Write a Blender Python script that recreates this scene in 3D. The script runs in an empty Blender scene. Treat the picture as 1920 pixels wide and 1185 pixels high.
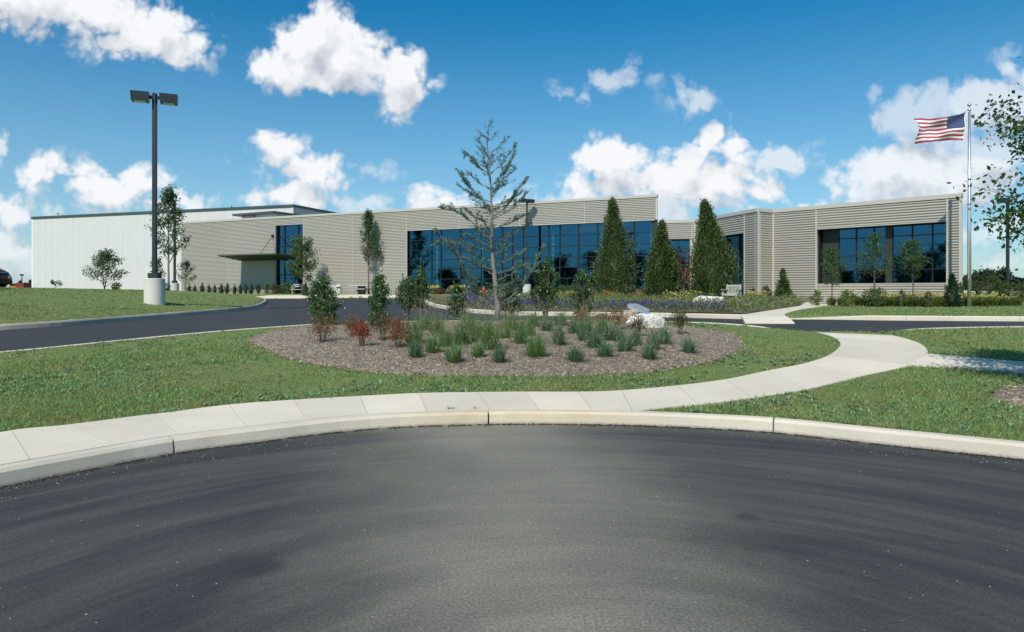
import bpy, math, random
import numpy as np
from mathutils import Vector, Matrix

# ---------------------------------------------------------------- camera, world, sun, exposure
SC = bpy.context.scene
COL = SC.collection
F, CX, HY, EYE = 1300.0, 960.0, 545.0, 1.68          # focal length (photo px), principal x, horizon y, eye height

cam_d = bpy.data.cameras.new('camera')
cam = bpy.data.objects.new('camera', cam_d)
COL.objects.link(cam)
cam.location = (0, 0, EYE)
cam.rotation_euler = (math.radians(90), 0, 0)
cam_d.sensor_width = 36
cam_d.lens = F / 1920 * 36
cam_d.shift_y = -(592.5 - HY) / 1920
cam_d.clip_end = 6000
SC.camera = cam

SUN_AZ, SUN_EL = math.radians(180 + 21), math.radians(47)     # azimuth clockwise from +Y
SUNV = Vector((math.sin(SUN_AZ) * math.cos(SUN_EL), math.cos(SUN_AZ) * math.cos(SUN_EL), math.sin(SUN_EL)))
sl = bpy.data.lights.new('sun', 'SUN')
sl.energy = 4.5
sl.angle = math.radians(0.5)
sl.color = (1.0, 0.95, 0.85)
so = bpy.data.objects.new('sun', sl)
COL.objects.link(so)
so.rotation_euler = SUNV.to_track_quat('Z', 'Y').to_euler()
so.location = (-20, -40, 60)

SC.view_settings.view_transform = 'Standard'
SC.view_settings.look = 'None'
SC.view_settings.exposure = 0.0
SC.view_settings.gamma = 1.0
SC.view_settings.use_curve_mapping = False
SC.render.engine = 'CYCLES'
SC.cycles.transparent_max_bounces = 16
SC.cycles.max_bounces = 6
SC.cycles.diffuse_bounces = 3


class NT:
    """tiny node-tree helper"""
    def __init__(s, tree):
        s.t = tree
        s.n = tree.nodes
        s.l = tree.links

    def new(s, typ, **kw):
        n = s.n.new(typ)
        for k, v in kw.items():
            setattr(n, k, v)
        return n

    def put(s, sock, v):
        if isinstance(v, bpy.types.NodeSocket):
            s.l.new(v, sock)
        else:
            if sock.type == 'VECTOR' and isinstance(v, (int, float)):
                v = (v, v, v)
            if sock.type == 'RGBA' and not isinstance(v, (int, float)) and len(v) == 3:
                v = (*v, 1)
            sock.default_value = v

    def m(s, op, a, b=0.0, c=0.0, clamp=False):
        n = s.new('ShaderNodeMath', operation=op, use_clamp=clamp)
        s.put(n.inputs[0], a)
        s.put(n.inputs[1], b)
        s.put(n.inputs[2], c)
        return n.outputs[0]

    def v(s, op, a, b=(0, 0, 0), sc=None):
        n = s.new('ShaderNodeVectorMath', operation=op)
        s.put(n.inputs[0], a)
        s.put(n.inputs[1], b)
        if sc is not None:
            s.put(n.inputs[3], sc)
        return n.outputs['Value'] if op in ('LENGTH', 'DOT_PRODUCT', 'DISTANCE') else n.outputs[0]

    def mix(s, f, a, b, mode='MIX'):
        n = s.new('ShaderNodeMix', data_type='RGBA', blend_type=mode)
        s.put(n.inputs[0], f)
        s.put(n.inputs[6], a)
        s.put(n.inputs[7], b)
        return n.outputs[2]

    def noise(s, vec, scale, detail=3, rough=0.5, dist=0.0, dims='3D', norm=True):
        n = s.new('ShaderNodeTexNoise', noise_dimensions=dims)
        n.normalize = norm
        if vec is not None:
            s.put(n.inputs['Vector'], vec)
        s.put(n.inputs['Scale'], scale)
        s.put(n.inputs['Detail'], detail)
        s.put(n.inputs['Roughness'], rough)
        s.put(n.inputs['Distortion'], dist)
        return n.outputs['Fac']

    def ss(s, x, a, b):
        n = s.new('ShaderNodeMapRange', interpolation_type='SMOOTHSTEP')
        s.put(n.inputs[0], x)
        s.put(n.inputs[1], a)
        s.put(n.inputs[2], b)
        return n.outputs[0]

    def lin(s, x, a, b, c=0.0, d=1.0):
        n = s.new('ShaderNodeMapRange')
        s.put(n.inputs[0], x)
        for i, q in enumerate((a, b, c, d)):
            s.put(n.inputs[1 + i], q)
        return n.outputs[0]

    def xyz(s, vec):
        n = s.new('ShaderNodeSeparateXYZ')
        s.put(n.inputs[0], vec)
        return n.outputs

    def cxyz(s, x, y, z=0.0):
        n = s.new('ShaderNodeCombineXYZ')
        s.put(n.inputs[0], x)
        s.put(n.inputs[1], y)
        s.put(n.inputs[2], z)
        return n.outputs[0]


# clouds: (centre x, centre y, half width, half height, opacity) as seen from the forecourt; kept as directions
CLOUDS = [
    # big upper-left bank
    (40, -10, 150, 60, 1), (170, 30, 130, 55, 1), (270, 62, 115, 55, 1), (345, 92, 62, 34, 1), (225, 75, 95, 40, .8),
    # centre top cumulus
    (600, 75, 88, 68, 1), (560, 130, 105, 50, 1), (650, 120, 90, 66, 1), (745, 145, 58, 60, 1), (745, 190, 42, 36, 1), (800, 160, 24, 18, .8), (490, 140, 45, 28, .9),
    # left low
    (95, 325, 60, 38, 1), (175, 350, 100, 44, 1), (245, 345, 75, 42, 1), (280, 375, 60, 25, 1), (70, 335, 35, 28, .9),
    (20, 400, 45, 38, .9), (20, 450, 60, 40, .75), (0, 265, 18, 40, .7), (40, 490, 90, 50, .45), (160, 395, 70, 16, .8),
    (345, 385, 60, 16, .9),
    # mid low
    (530, 285, 55, 40, 1), (570, 315, 80, 42, 1), (610, 345, 60, 26, .9), (540, 365, 70, 30, 1), (590, 380, 60, 26, 1), (478, 375, 34, 26, .85),
    (700, 318, 44, 20, .4), (740, 332, 26, 12, .35), (440, 305, 25, 10, .25), (190, 285, 30, 8, .2), (650, 395, 80, 22, .5),
    (815, 372, 60, 22, 1), (830, 388, 120, 22, .9), (1010, 372, 60, 20, .8),
    # wisps upper right
    (1045, 178, 32, 18, .5), (1085, 188, 26, 18, .5), (1140, 152, 48, 24, .55), (1170, 130, 28, 20, .45), (1222, 152, 26, 15, .3),
    (1297, 185, 38, 30, .6), (1262, 150, 20, 14, .2), (1650, 162, 20, 22, .35), (1245, 198, 22, 10, .2),
    # right cumulus masses
    (1115, 290, 58, 44, 1), (1160, 300, 60, 54, 1), (1190, 345, 120, 52, 1), (1085, 350, 60, 34, 1), (1290, 300, 58, 46, .9),
    (1340, 258, 42, 40, 1.2), (1365, 285, 50, 40, 1.1), (1320, 340, 150, 50, 1), (1440, 355, 70, 32, 1), (1455, 298, 85, 36, .7), (1400, 300, 60, 30, .7),
    (1260, 390, 190, 36, .8), (1520, 380, 60, 14, .8),
    (1640, 345, 90, 50, .85), (1720, 330, 110, 66, .9), (1790, 340, 130, 60, .85), (1760, 190, 70, 40, .55), (1850, 200, 90, 60, .7),
    (1720, 240, 90, 60, .55), (1640, 320, 60, 30, .6), (1910, 150, 50, 30, .7), (1840, 290, 130, 60, .6), (1900, 110, 40, 20, .3),
    (1850, 430, 120, 30, .5), (1850, 495, 110, 26, .4),
    # beyond the frame
    (2150, 260, 170, 90, 1), (2300, 120, 150, 50, .9), (-220, 180, 160, 70, 1), (-300, 400, 150, 60, 1), (900, -180, 160, 60, 1), (1500, -120, 180, 60, 1), (300, -230, 180, 60, 1), (1980, -60, 150, 50, .9),
]

w = bpy.data.worlds.new('World')
SC.world = w
w.use_nodes = True
W = NT(w.node_tree)
W.n.clear()
sky = W.new('ShaderNodeTexSky', sky_type='NISHITA')
sky.sun_disc = False
sky.sun_elevation = SUN_EL
sky.sun_rotation = SUN_AZ
sky.air_density = 1.0
sky.dust_density = 0.3
sky.ozone_density = 2.0
hs = W.new('ShaderNodeHueSaturation')
W.put(hs.inputs['Hue'], 0.483)
W.put(hs.inputs['Saturation'], 1.47)
W.put(hs.inputs['Value'], 0.98)
W.put(hs.inputs['Color'], sky.outputs[0])
tc = W.new('ShaderNodeTexCoord')
D3 = tc.outputs['Generated']
dx, dy, dz = W.xyz(D3)
yy = W.m('MAXIMUM', dy, 0.06)
uv = W.cxyz(W.m('DIVIDE', dx, yy), W.m('DIVIDE', dz, yy), 0.0)
front = W.ss(dy, 0.25, 0.45)


def cloud_group():
    g_ = bpy.data.node_groups.new('cloud_field', 'ShaderNodeTree')
    g_.interface.new_socket('P', in_out='INPUT', socket_type='NodeSocketVector')
    g_.interface.new_socket('Field', in_out='OUTPUT', socket_type='NodeSocketFloat')
    g_.interface.new_socket('Opacity', in_out='OUTPUT', socket_type='NodeSocketFloat')
    G = NT(g_)
    gi = G.new('NodeGroupInput')
    go = G.new('NodeGroupOutput')
    P0 = gi.outputs[0]
    # domain warp so that the lumps lose their ellipse outline
    nw = G.new('ShaderNodeTexNoise', noise_dimensions='2D')
    G.put(nw.inputs['Vector'], P0)
    G.put(nw.inputs['Scale'], 9.0)
    G.put(nw.inputs['Detail'], 4)
    G.put(nw.inputs['Roughness'], 0.55)
    off = G.v('SCALE', G.v('SUBTRACT', nw.outputs['Color'], (0.5, 0.5, 0.5)), sc=0.05)
    P = G.v('MULTIPLY', G.v('ADD', P0, off), (1, 1, 0))
    cur = None
    op = None
    for (x, y, a, b, o) in CLOUDS:
        c = ((x - CX) / F, (HY - y) / F, 0)
        a_, b_ = a / F, b / F
        d = G.v('LENGTH', G.v('MULTIPLY', G.v('SUBTRACT', P, c), (1 / a_, 1 / b_, 0)))
        f = G.m('MULTIPLY_ADD', d, -b_ * 44, b_ * 44)
        cur = f if cur is None else G.m('SMOOTH_MAX', cur, f, 0.28)
        q = G.m('MULTIPLY', G.m('ADD', f, 0.7, clamp=True), o)
        op = q if op is None else G.m('MAXIMUM', op, q)
    n1 = G.noise(P0, 17, 7, 0.60, dims='2D')
    vo = G.new('ShaderNodeTexVoronoi', feature='F1', voronoi_dimensions='2D')
    G.put(vo.inputs['Vector'], G.v('ADD', P0, G.v('SCALE', off, sc=0.8)))
    G.put(vo.inputs['Scale'], 26.0)
    G.put(vo.inputs['Detail'], 2)
    G.put(vo.inputs['Roughness'], 0.6)
    puff = G.m('SUBTRACT', 0.5, vo.outputs['Distance'])
    f2 = G.m('ADD', G.m('ADD', cur, 0.42), G.m('ADD', G.m('MULTIPLY', G.m('SUBTRACT', n1, 0.5), 1.9), G.m('MULTIPLY', puff, 1.0)))
    G.l.new(f2, go.inputs[0])
    G.l.new(op, go.inputs[1])
    return g_


cg = cloud_group()


def cloud_eval(vec):
    n = W.new('ShaderNodeGroup')
    n.node_tree = cg
    W.put(n.inputs[0], vec)
    return n.outputs[0], n.outputs[1]


f0, o0 = cloud_eval(uv)
f1, _ = cloud_eval(W.v('ADD', uv, (-0.009, 0.036, 0)))
alpha_f = W.m('MULTIPLY', W.ss(f0, -0.15, 0.85), W.m('MINIMUM', o0, 1.0))
shade_f = W.m('ADD', W.m('MULTIPLY', W.m('SUBTRACT', f0, f1), 0.34), W.m('MULTIPLY', W.ss(f0, 0.4, 2.8), -0.20))
shade_f = W.m('ADD', shade_f, 0.80, clamp=True)
# clouds round the rest of the sky, from noise on a high flat layer
zz = W.m('MAXIMUM', dz, 0.02)
lay = W.cxyz(W.m('DIVIDE', dx, W.m('ADD', zz, 0.12)), W.m('DIVIDE', dy, W.m('ADD', zz, 0.12)), 3.7)
nb = W.noise(lay, 1.35, 6, 0.58)
nb2 = W.noise(W.v('ADD', lay, (0.05, 0.12, 0)), 1.35, 4, 0.58)
alpha_b = W.ss(nb, 0.57, 0.67)
shade_b = W.m('ADD', W.m('MULTIPLY', W.m('SUBTRACT', nb, nb2), 2.5), 0.75, clamp=True)
inv = W.m('SUBTRACT', 1.0, front)
alpha = W.m('ADD', W.m('MULTIPLY', alpha_f, front), W.m('MULTIPLY', alpha_b, inv))
alpha = W.m('MULTIPLY', alpha, W.ss(dz, -0.01, 0.02))
shade = W.m('ADD', W.m('MULTIPLY', shade_f, front), W.m('MULTIPLY', shade_b, inv))
SKY_STR = 0.10
cl = W.mix(shade, (0.36 / SKY_STR, 0.42 / SKY_STR, 0.52 / SKY_STR), (0.93 / SKY_STR, 0.95 / SKY_STR, 0.97 / SKY_STR))
# thin pale veil low down
veil = W.m('MULTIPLY', W.ss(dz, 0.40, 0.0), 0.50)
skyc = W.mix(veil, W.mix(1.0, hs.outputs[0], (0.74, 1.06, 1.16), 'MULTIPLY'), (0.42 / SKY_STR, 0.57 / SKY_STR, 0.74 / SKY_STR))
bg = W.new('ShaderNodeBackground')
W.put(bg.inputs[0], W.mix(alpha, skyc, cl))
W.put(bg.inputs[1], SKY_STR)
wo = W.new('ShaderNodeOutputWorld')
W.l.new(bg.outputs[0], wo.inputs[0])
w.cycles.sampling_method = 'MANUAL'
w.cycles.sample_map_resolution = 512

# ---------------------------------------------------------------- materials


def mat(name):
    m = bpy.data.materials.new(name)
    m.use_nodes = True
    t = NT(m.node_tree)
    b = t.n['Principled BSDF']
    return m, t, b


def simple(name, col, rough=0.6, metal=0.0, var=0.12, scale=6.0, bump=0.0, bscale=40.0, spec=0.5):
    m, t, b = mat(name)
    tcn = t.new('ShaderNodeTexCoord').outputs['Object']
    n = t.noise(tcn, scale, 5, 0.6)
    c = t.mix(n, tuple(max(0, x * (1 - var)) for x in col), tuple(min(1, x * (1 + var)) for x in col))
    t.put(b.inputs['Base Color'], c)
    t.put(b.inputs['Roughness'], rough)
    t.put(b.inputs['Metallic'], metal)
    t.put(b.inputs['Specular IOR Level'], spec)
    if bump:
        bn = t.new('ShaderNodeBump')
        t.put(bn.inputs['Strength'], bump)
        t.put(bn.inputs['Distance'], 0.01)
        t.put(bn.inputs['Height'], t.noise(tcn, bscale, 4, 0.6))
        t.l.new(bn.outputs[0], b.inputs['Normal'])
    return m


def leafmat(name, c1, c2, rough=0.5, trans=0.3, clump=1.2, c3=None, spec=0.35, patch=None):
    m, t, b = mat(name)
    geo = t.new('ShaderNodeNewGeometry')
    rnd = geo.outputs['Random Per Island']
    c = t.mix(rnd, c1, c2)
    if c3:
        c = t.mix(t.ss(rnd, 0.86, 0.95), c, c3)
    if patch:
        c = t.mix(t.m('MULTIPLY', t.ss(t.noise(geo.outputs['Position'], 0.8, 5, 0.65), 0.46, 0.64), 0.75), c, patch)
    n = t.noise(geo.outputs['Position'], clump, 3, 0.6)
    c = t.mix(1.0, c, t.mix(n, (0.7, 0.7, 0.7), (1.3, 1.3, 1.3)), 'MULTIPLY')
    t.put(b.inputs['Base Color'], c)
    t.put(b.inputs['Roughness'], rough)
    t.put(b.inputs['Specular IOR Level'], spec)
    tr = t.new('ShaderNodeBsdfTranslucent')
    t.put(tr.inputs[0], t.mix(1.0, c, (1.15, 1.25, 0.6), 'MULTIPLY'))
    mx = t.new('ShaderNodeMixShader')
    t.put(mx.inputs[0], trans)
    t.l.new(b.outputs[0], mx.inputs[1])
    t.l.new(tr.outputs[0], mx.inputs[2])
    t.l.new(mx.outputs[0], t.n['Material Output'].inputs[0])
    return m


def concrete(name, c1, c2, stain=(0.50, 0.36, 0.20), stainamt=0.3, bump=0.25, local=False):
    m, t, b = mat(name)
    p = t.new('ShaderNodeNewGeometry').outputs['Position']
    info = t.new('ShaderNodeObjectInfo').outputs['Random']
    n1 = t.noise(p, 0.9, 5, 0.6)
    n2 = t.noise(p, 35, 4, 0.7)
    n3 = t.noise(p, 260, 2, 0.6)
    c = t.mix(t.ss(n1, 0.3, 0.7), c1, c2)
    c = t.mix(t.m('MULTIPLY', t.ss(n2, 0.35, 0.75), 0.25), c, tuple(x * 0.8 for x in c1))
    c = t.mix(t.m('MULTIPLY', t.ss(n3, 0.45, 0.8), 0.22), c, tuple(x * 0.62 for x in c1))
    st = t.m('MULTIPLY', t.ss(t.noise(p, 0.55, 6, 0.65, 0.6), 0.52, 0.72), stainamt)
    c = t.mix(st, c, stain)
    if local:
        lx = t.v('DISTANCE', t.v('MULTIPLY', p, (1, 1, 0)), (0.15, 8.8, 0))
        lm = t.m('MULTIPLY', t.ss(t.m('ADD', lx, t.noise(p, 3, 4, 0.6)), 2.6, 0.9), t.lin(t.noise(t.v('MULTIPLY', p, (1, 1, 4)), 6, 4, 0.7), 0.3, 0.7, 0.15, 0.75))
        c = t.mix(lm, c, (0.52, 0.40, 0.23))
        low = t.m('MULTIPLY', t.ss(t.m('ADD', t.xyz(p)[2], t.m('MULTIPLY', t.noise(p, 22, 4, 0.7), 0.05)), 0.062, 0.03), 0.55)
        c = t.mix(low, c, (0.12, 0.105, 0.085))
    fl = t.ss(t.noise(t.v('MULTIPLY', p, (1, 1, 3)), 5.5, 5, 0.75), 0.56, 0.74)
    c = t.mix(t.m('MULTIPLY', fl, 0.22), c, tuple(x * 0.5 for x in c1))
    c = t.mix(1.0, c, t.mix(info, (0.91, 0.91, 0.905), (1.06, 1.05, 1.03)), 'MULTIPLY')
    t.put(b.inputs['Base Color'], c)
    t.put(b.inputs['Roughness'], 0.85)
    bn = t.new('ShaderNodeBump')
    t.put(bn.inputs['Strength'], bump)
    t.put(bn.inputs['Distance'], 0.004)
    t.put(bn.inputs['Height'], t.m('ADD', n3, n2))
    t.l.new(bn.outputs[0], b.inputs['Normal'])
    return m


M = {}
M['walk'] = concrete('pavement_concrete', (0.62, 0.56, 0.455), (0.69, 0.63, 0.52), stainamt=0.16)
M['kerb'] = concrete('kerb_concrete', (0.57, 0.52, 0.425), (0.66, 0.61, 0.505), stainamt=0.35, bump=0.8, local=True)
M['kerb_dark'] = concrete('road_kerb_concrete', (0.43, 0.40, 0.33), (0.53, 0.50, 0.41), stain=(0.30, 0.24, 0.16), stainamt=0.5)  # darker, browner concrete than the other kerbs
M['pier'] = concrete('pier_concrete', (0.56, 0.56, 0.52), (0.66, 0.65, 0.60), stain=(0.5, 0.45, 0.3), stainamt=0.25)


def siding():
    m, t, b = mat('champagne_siding')
    p = t.new('ShaderNodeNewGeometry').outputs['Position']
    info = t.new('ShaderNodeObjectInfo').outputs['Random']
    n1 = t.noise(t.v('MULTIPLY', p, (1, 1, 4)), 0.35, 4, 0.6)
    c = t.mix(n1, (0.455, 0.425, 0.365), (0.50, 0.465, 0.40))
    c = t.mix(1.0, c, t.mix(info, (0.96, 0.96, 0.96), (1.04, 1.04, 1.03)), 'MULTIPLY')
    t.put(b.inputs['Base Color'], c)
    t.put(b.inputs['Roughness'], 0.42)
    t.put(b.inputs['Metallic'], 0.0)
    return m


M['siding'] = siding()
M['trim'] = simple('trim_metal', (0.50, 0.475, 0.415), 0.45, 0.0, 0.05, 1.5)
M['white_panel'] = simple('white_wall_panel', (0.62, 0.605, 0.595), 0.5, 0.0, 0.05, 0.4)
M['green_trim'] = simple('green_grey_fascia', (0.055, 0.085, 0.085), 0.5, 0.1, 0.1)
M['shade_side'] = simple('shaded_panel', (0.40, 0.41, 0.42), 0.5, 0.0, 0.06)  # white cladding turned from the sun, its shade mixed into this grey
M['roof'] = simple('roof_membrane', (0.32, 0.32, 0.30), 0.8)
M['dark_frame'] = simple('black_window_frame', (0.010, 0.014, 0.017), 0.45)
M['olive_panel'] = simple('olive_pier_panel', (0.030, 0.036, 0.028), 0.5)
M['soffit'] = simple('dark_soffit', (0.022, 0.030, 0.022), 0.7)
M['canopy'] = simple('canopy_metal', (0.09, 0.105, 0.085), 0.5, 0.0)
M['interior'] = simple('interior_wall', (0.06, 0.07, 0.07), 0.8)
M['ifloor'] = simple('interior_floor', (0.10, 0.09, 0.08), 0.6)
M['column'] = simple('white_column', (0.80, 0.80, 0.78), 0.5, 0, 0.03)
M['pole'] = simple('dark_green_pole_paint', (0.030, 0.042, 0.046), 0.38, 0.2, 0.1)
M['lens'] = simple('lamp_lens', (0.75, 0.76, 0.72), 0.3, 0, 0.05)
M['alu'] = simple('brushed_aluminium', (0.72, 0.73, 0.75), 0.32, 0.85, 0.05)
M['red'] = simple('hydrant_red', (0.50, 0.020, 0.020), 0.4, 0, 0.15)
M['wood'] = simple('weathered_teak', (0.42, 0.405, 0.37), 0.75, 0, 0.2, 14)
M['bark'] = simple('bark', (0.13, 0.105, 0.085), 0.9, 0, 0.35, 20, 0.6, 60)
M['bark_grey'] = simple('grey_bark', (0.21, 0.195, 0.17), 0.9, 0, 0.4, 16, 0.8, 50)
M['black'] = simple('black_rubber', (0.012, 0.012, 0.013), 0.6)
M['carpaint'] = simple('dark_red_paint', (0.10, 0.012, 0.008), 0.22, 0.3, 0.05)
M['carglass'] = simple('car_glass', (0.012, 0.014, 0.016), 0.1)
M['chrome'] = simple('grey_trim', (0.35, 0.35, 0.36), 0.3, 0.8)
M['flag_red'] = simple('flag_red', (0.36, 0.045, 0.06), 0.8, 0, 0.06)
M['flag_white'] = simple('flag_white', (0.76, 0.76, 0.78), 0.8, 0, 0.04)
M['flag_blue'] = simple('flag_blue', (0.020, 0.040, 0.13), 0.8, 0, 0.06)
M['orange_paint'] = simple('orange_machine_paint', (0.55, 0.20, 0.03), 0.5)
M['brick_red'] = simple('red_container_paint', (0.30, 0.045, 0.03), 0.6)
M['reflect_bar'] = simple('green_reflection', (0.05, 0.20, 0.13), 0.5)  # reflected green of the wing glass, given to added bars
M['crumb'] = simple('black_asphalt_crumbs', (0.022, 0.022, 0.022), 0.9)
M['pebble'] = simple('pale_pebble_stone', (0.45, 0.42, 0.36), 0.8, 0, .3)
M['white_paint'] = simple('white_paint', (0.75, 0.76, 0.76), 0.5)


def glass():
    m, t, b = mat('blue_tinted_glass')
    t.n.remove(b)
    p = t.new('ShaderNodeNewGeometry').outputs['Position']
    tr = t.new('ShaderNodeBsdfTransparent')
    t.put(tr.inputs[0], (0.33, 0.68, 0.74))
    gl = t.new('ShaderNodeBsdfGlossy')
    t.put(gl.inputs[0], (0.20, 0.56, 0.88))
    t.put(gl.inputs['Roughness'], 0.02)
    ge = t.new('ShaderNodeNewGeometry')
    cosi = t.m('ABSOLUTE', t.v('DOT_PRODUCT', ge.outputs['Incoming'], ge.outputs['True Normal']))
    fr = t.m('POWER', t.m('SUBTRACT', 1.0, cosi), 4.0)
    mx = t.new('ShaderNodeMixShader')
    t.put(mx.inputs[0], t.m('ADD', t.m('MULTIPLY', fr, 0.7), 0.16, clamp=True))
    t.l.new(tr.outputs[0], mx.inputs[1])
    t.l.new(gl.outputs[0], mx.inputs[2])
    t.l.new(mx.outputs[0], t.n['Material Output'].inputs[0])
    return m


M['glass'] = glass()


def asphalt(name, near):
    m, t, b = mat(name)
    p = t.new('ShaderNodeNewGeometry').outputs['Position']
    X, Y, Z = t.xyz(p)
    n3 = t.noise(p, 170, 3, 0.7)
    n2 = t.noise(p, 2.2, 5, 0.6)
    base = t.mix(n2, (0.031, 0.034, 0.037), (0.048, 0.050, 0.051))
    if near:
        # sweeping tyre and roller streaks follow the turning circle
        rx = t.m('SUBTRACT', X, 0.4)
        ry = t.m('SUBTRACT', Y, 2.2)
        r = t.m('SQRT', t.m('ADD', t.m('MULTIPLY', rx, rx), t.m('MULTIPLY', ry, ry)))
        th = t.m('ARCTAN2', ry, rx)
        pv = t.cxyz(t.m('MULTIPLY', r, 2.6), t.m('MULTIPLY', th, 1.3), 0)
        s1 = t.noise(pv, 1.0, 4, 0.62, 0.35, norm=True)
        pv2 = t.cxyz(t.m('MULTIPLY', r, 11.0), t.m('MULTIPLY', th, 2.0), 4)
        s2 = t.noise(pv2, 1.0, 4, 0.6, 0.2)
        # pale dust ground into the middle of the circle
        gx = t.m('ADD', t.m('ABSOLUTE', t.m('ADD', X, t.m('MULTIPLY_ADD', Y, 0.10, -0.55))), t.m('MULTIPLY', t.noise(p, 0.7, 4, 0.6), 1.4))
        dust = t.ss(gx, t.m('ADD', 2.35, t.m('MULTIPLY', Y, 0.10)), 0.7)
        amt = t.m('ADD', t.m('MULTIPLY', t.ss(s1, 0.34, 0.72), 0.22), t.m('MULTIPLY', dust, 0.80))
        amt = t.m('ADD', amt, t.m('MULTIPLY', t.m('SUBTRACT', s2, 0.5), 0.30))
        amt = t.m('MULTIPLY', amt, t.lin(t.noise(p, 0.45, 3, 0.5), 0.25, 0.75, 0.65, 1.15), clamp=True)
        c = t.mix(amt, base, (0.245, 0.235, 0.185))
        pt = t.m('MINIMUM', t.v('DISTANCE', p, (-1.52, 4.2, 0.0)), t.m('MULTIPLY', t.v('DISTANCE', p, (1.75, 5.15, 0.0)), 1.5))
        c = t.mix(t.m('MULTIPLY', t.ss(t.m('ADD', pt, t.m('MULTIPLY', n2, 0.12)), 0.24, 0.10), 0.55), c, (0.02, 0.022, 0.025))
        t.put(b.inputs['Roughness'], 0.8)
    else:
        s1 = t.noise(t.v('MULTIPLY', p, (0.25, 0.6, 1)), 1.2, 4, 0.6)
        c = t.mix(t.m('MULTIPLY', t.ss(s1, 0.4, 0.75), 0.22), base, (0.09, 0.09, 0.09))
        t.put(b.inputs['Roughness'], 0.75)
    n4 = t.noise(p, 55, 3, 0.75)
    c = t.mix(1.0, c, t.mix(t.ss(n4, 0.28, 0.72), (0.62, 0.62, 0.62), (1.38, 1.38, 1.38)), 'MULTIPLY')
    sp = t.ss(n3, 0.55, 0.85)
    c = t.mix(t.m('MULTIPLY', sp, 0.35), c, (0.17, 0.165, 0.155))
    c = t.mix(t.m('MULTIPLY', t.ss(n3, 0.45, 0.22), 0.6), c, (0.008, 0.009, 0.011))
    sp2 = t.new('ShaderNodeTexVoronoi')
    t.put(sp2.inputs['Vector'], p)
    t.put(sp2.inputs['Scale'], 24.0)
    spk = t.m('MULTIPLY', t.ss(sp2.outputs['Distance'], 0.09, 0.04), t.ss(t.xyz(sp2.outputs['Color'])[0], 0.90, 0.94))
    c = t.mix(t.m('MULTIPLY', spk, 0.35), c, (0.42, 0.38, 0.31))
    t.put(b.inputs['Base Color'], c)
    t.put(b.inputs['Specular IOR Level'], 0.3)
    bn = t.new('ShaderNodeBump')
    t.put(bn.inputs['Strength'], 0.9)
    t.put(bn.inputs['Distance'], 0.006)
    t.put(bn.inputs['Height'], n3)
    t.l.new(bn.outputs[0], b.inputs['Normal'])
    return m


M['asphalt'] = asphalt('dusty_asphalt', True)
M['road'] = asphalt('road_asphalt', False)


def groundmat():
    m, t, b = mat('lawn_ground')
    p = t.new('ShaderNodeNewGeometry').outputs['Position']
    n1 = t.noise(p, 0.55, 5, 0.6)
    n2 = t.noise(p, 4.5, 5, 0.65)
    n3 = t.noise(p, 60, 3, 0.7)
    c = t.mix(n2, (0.14, 0.200, 0.065), (0.22, 0.275, 0.105))
    c = t.mix(t.m('MULTIPLY', t.ss(n1, 0.45, 0.7), 0.5), c, (0.26, 0.26, 0.115))
    bare = t.m('MULTIPLY', t.ss(t.m('ADD', t.m('MULTIPLY', n1, 0.5), t.m('MULTIPLY', n2, 0.5)), 0.56, 0.70), 0.65)
    c = t.mix(bare, c, (0.24, 0.19, 0.115))
    c = t.mix(t.m('MULTIPLY', t.ss(n3, 0.35, 0.75), 0.5), c, (0.045, 0.075, 0.025))
    t.put(b.inputs['Base Color'], c)
    t.put(b.inputs['Roughness'], 0.95)
    t.put(b.inputs['Specular IOR Level'], 0.1)
    bn = t.new('ShaderNodeBump')
    t.put(bn.inputs['Strength'], 0.8)
    t.put(bn.inputs['Distance'], 0.03)
    t.put(bn.inputs['Height'], n3)
    t.l.new(bn.outputs[0], b.inputs['Normal'])
    return m


M['ground'] = groundmat()


def mulchmat(name, a, c_, d):
    m, t, b = mat(name)
    p = t.new('ShaderNodeNewGeometry').outputs['Position']
    vo = t.new('ShaderNodeTexVoronoi')
    t.put(vo.inputs['Vector'], t.v('ADD', p, t.v('SCALE', t.cxyz(t.noise(p, 9, 3), t.noise(p, 11, 3), 0), sc=0.15)))
    t.put(vo.inputs['Scale'], 30.0)
    col = t.mix(t.xyz(vo.outputs['Color'])[0], a, c_)
    col = t.mix(t.ss(t.xyz(vo.outputs['Color'])[1], 0.82, 0.95), col, d)
    n1 = t.noise(p, 0.8, 4, 0.6)
    col = t.mix(1.0, col, t.mix(n1, (0.75, 0.75, 0.75), (1.25, 1.22, 1.2)), 'MULTIPLY')
    t.put(b.inputs['Base Color'], col)
    t.put(b.inputs['Roughness'], 0.95)
    bn = t.new('ShaderNodeBump')
    t.put(bn.inputs['Strength'], 1.0)
    t.put(bn.inputs['Distance'], 0.03)
    t.put(bn.inputs['Height'], t.m('ADD', vo.outputs['Distance'], t.noise(p, 45, 4, 0.7)))
    t.l.new(bn.outputs[0], b.inputs['Normal'])
    return m


M['mulch'] = mulchmat('bark_mulch', (0.17, 0.14, 0.10), (0.38, 0.315, 0.24), (0.54, 0.47, 0.38))
M['chips'] = leafmat('mulch_chips', (0.13, 0.09, 0.062), (0.46, 0.37, 0.29), 0.9, 0.0, 2.0, (0.66, 0.57, 0.46), 0.1)
M['soil'] = mulchmat('garden_soil', (0.09, 0.09, 0.05), (0.19, 0.17, 0.11), (0.26, 0.22, 0.16))

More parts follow.
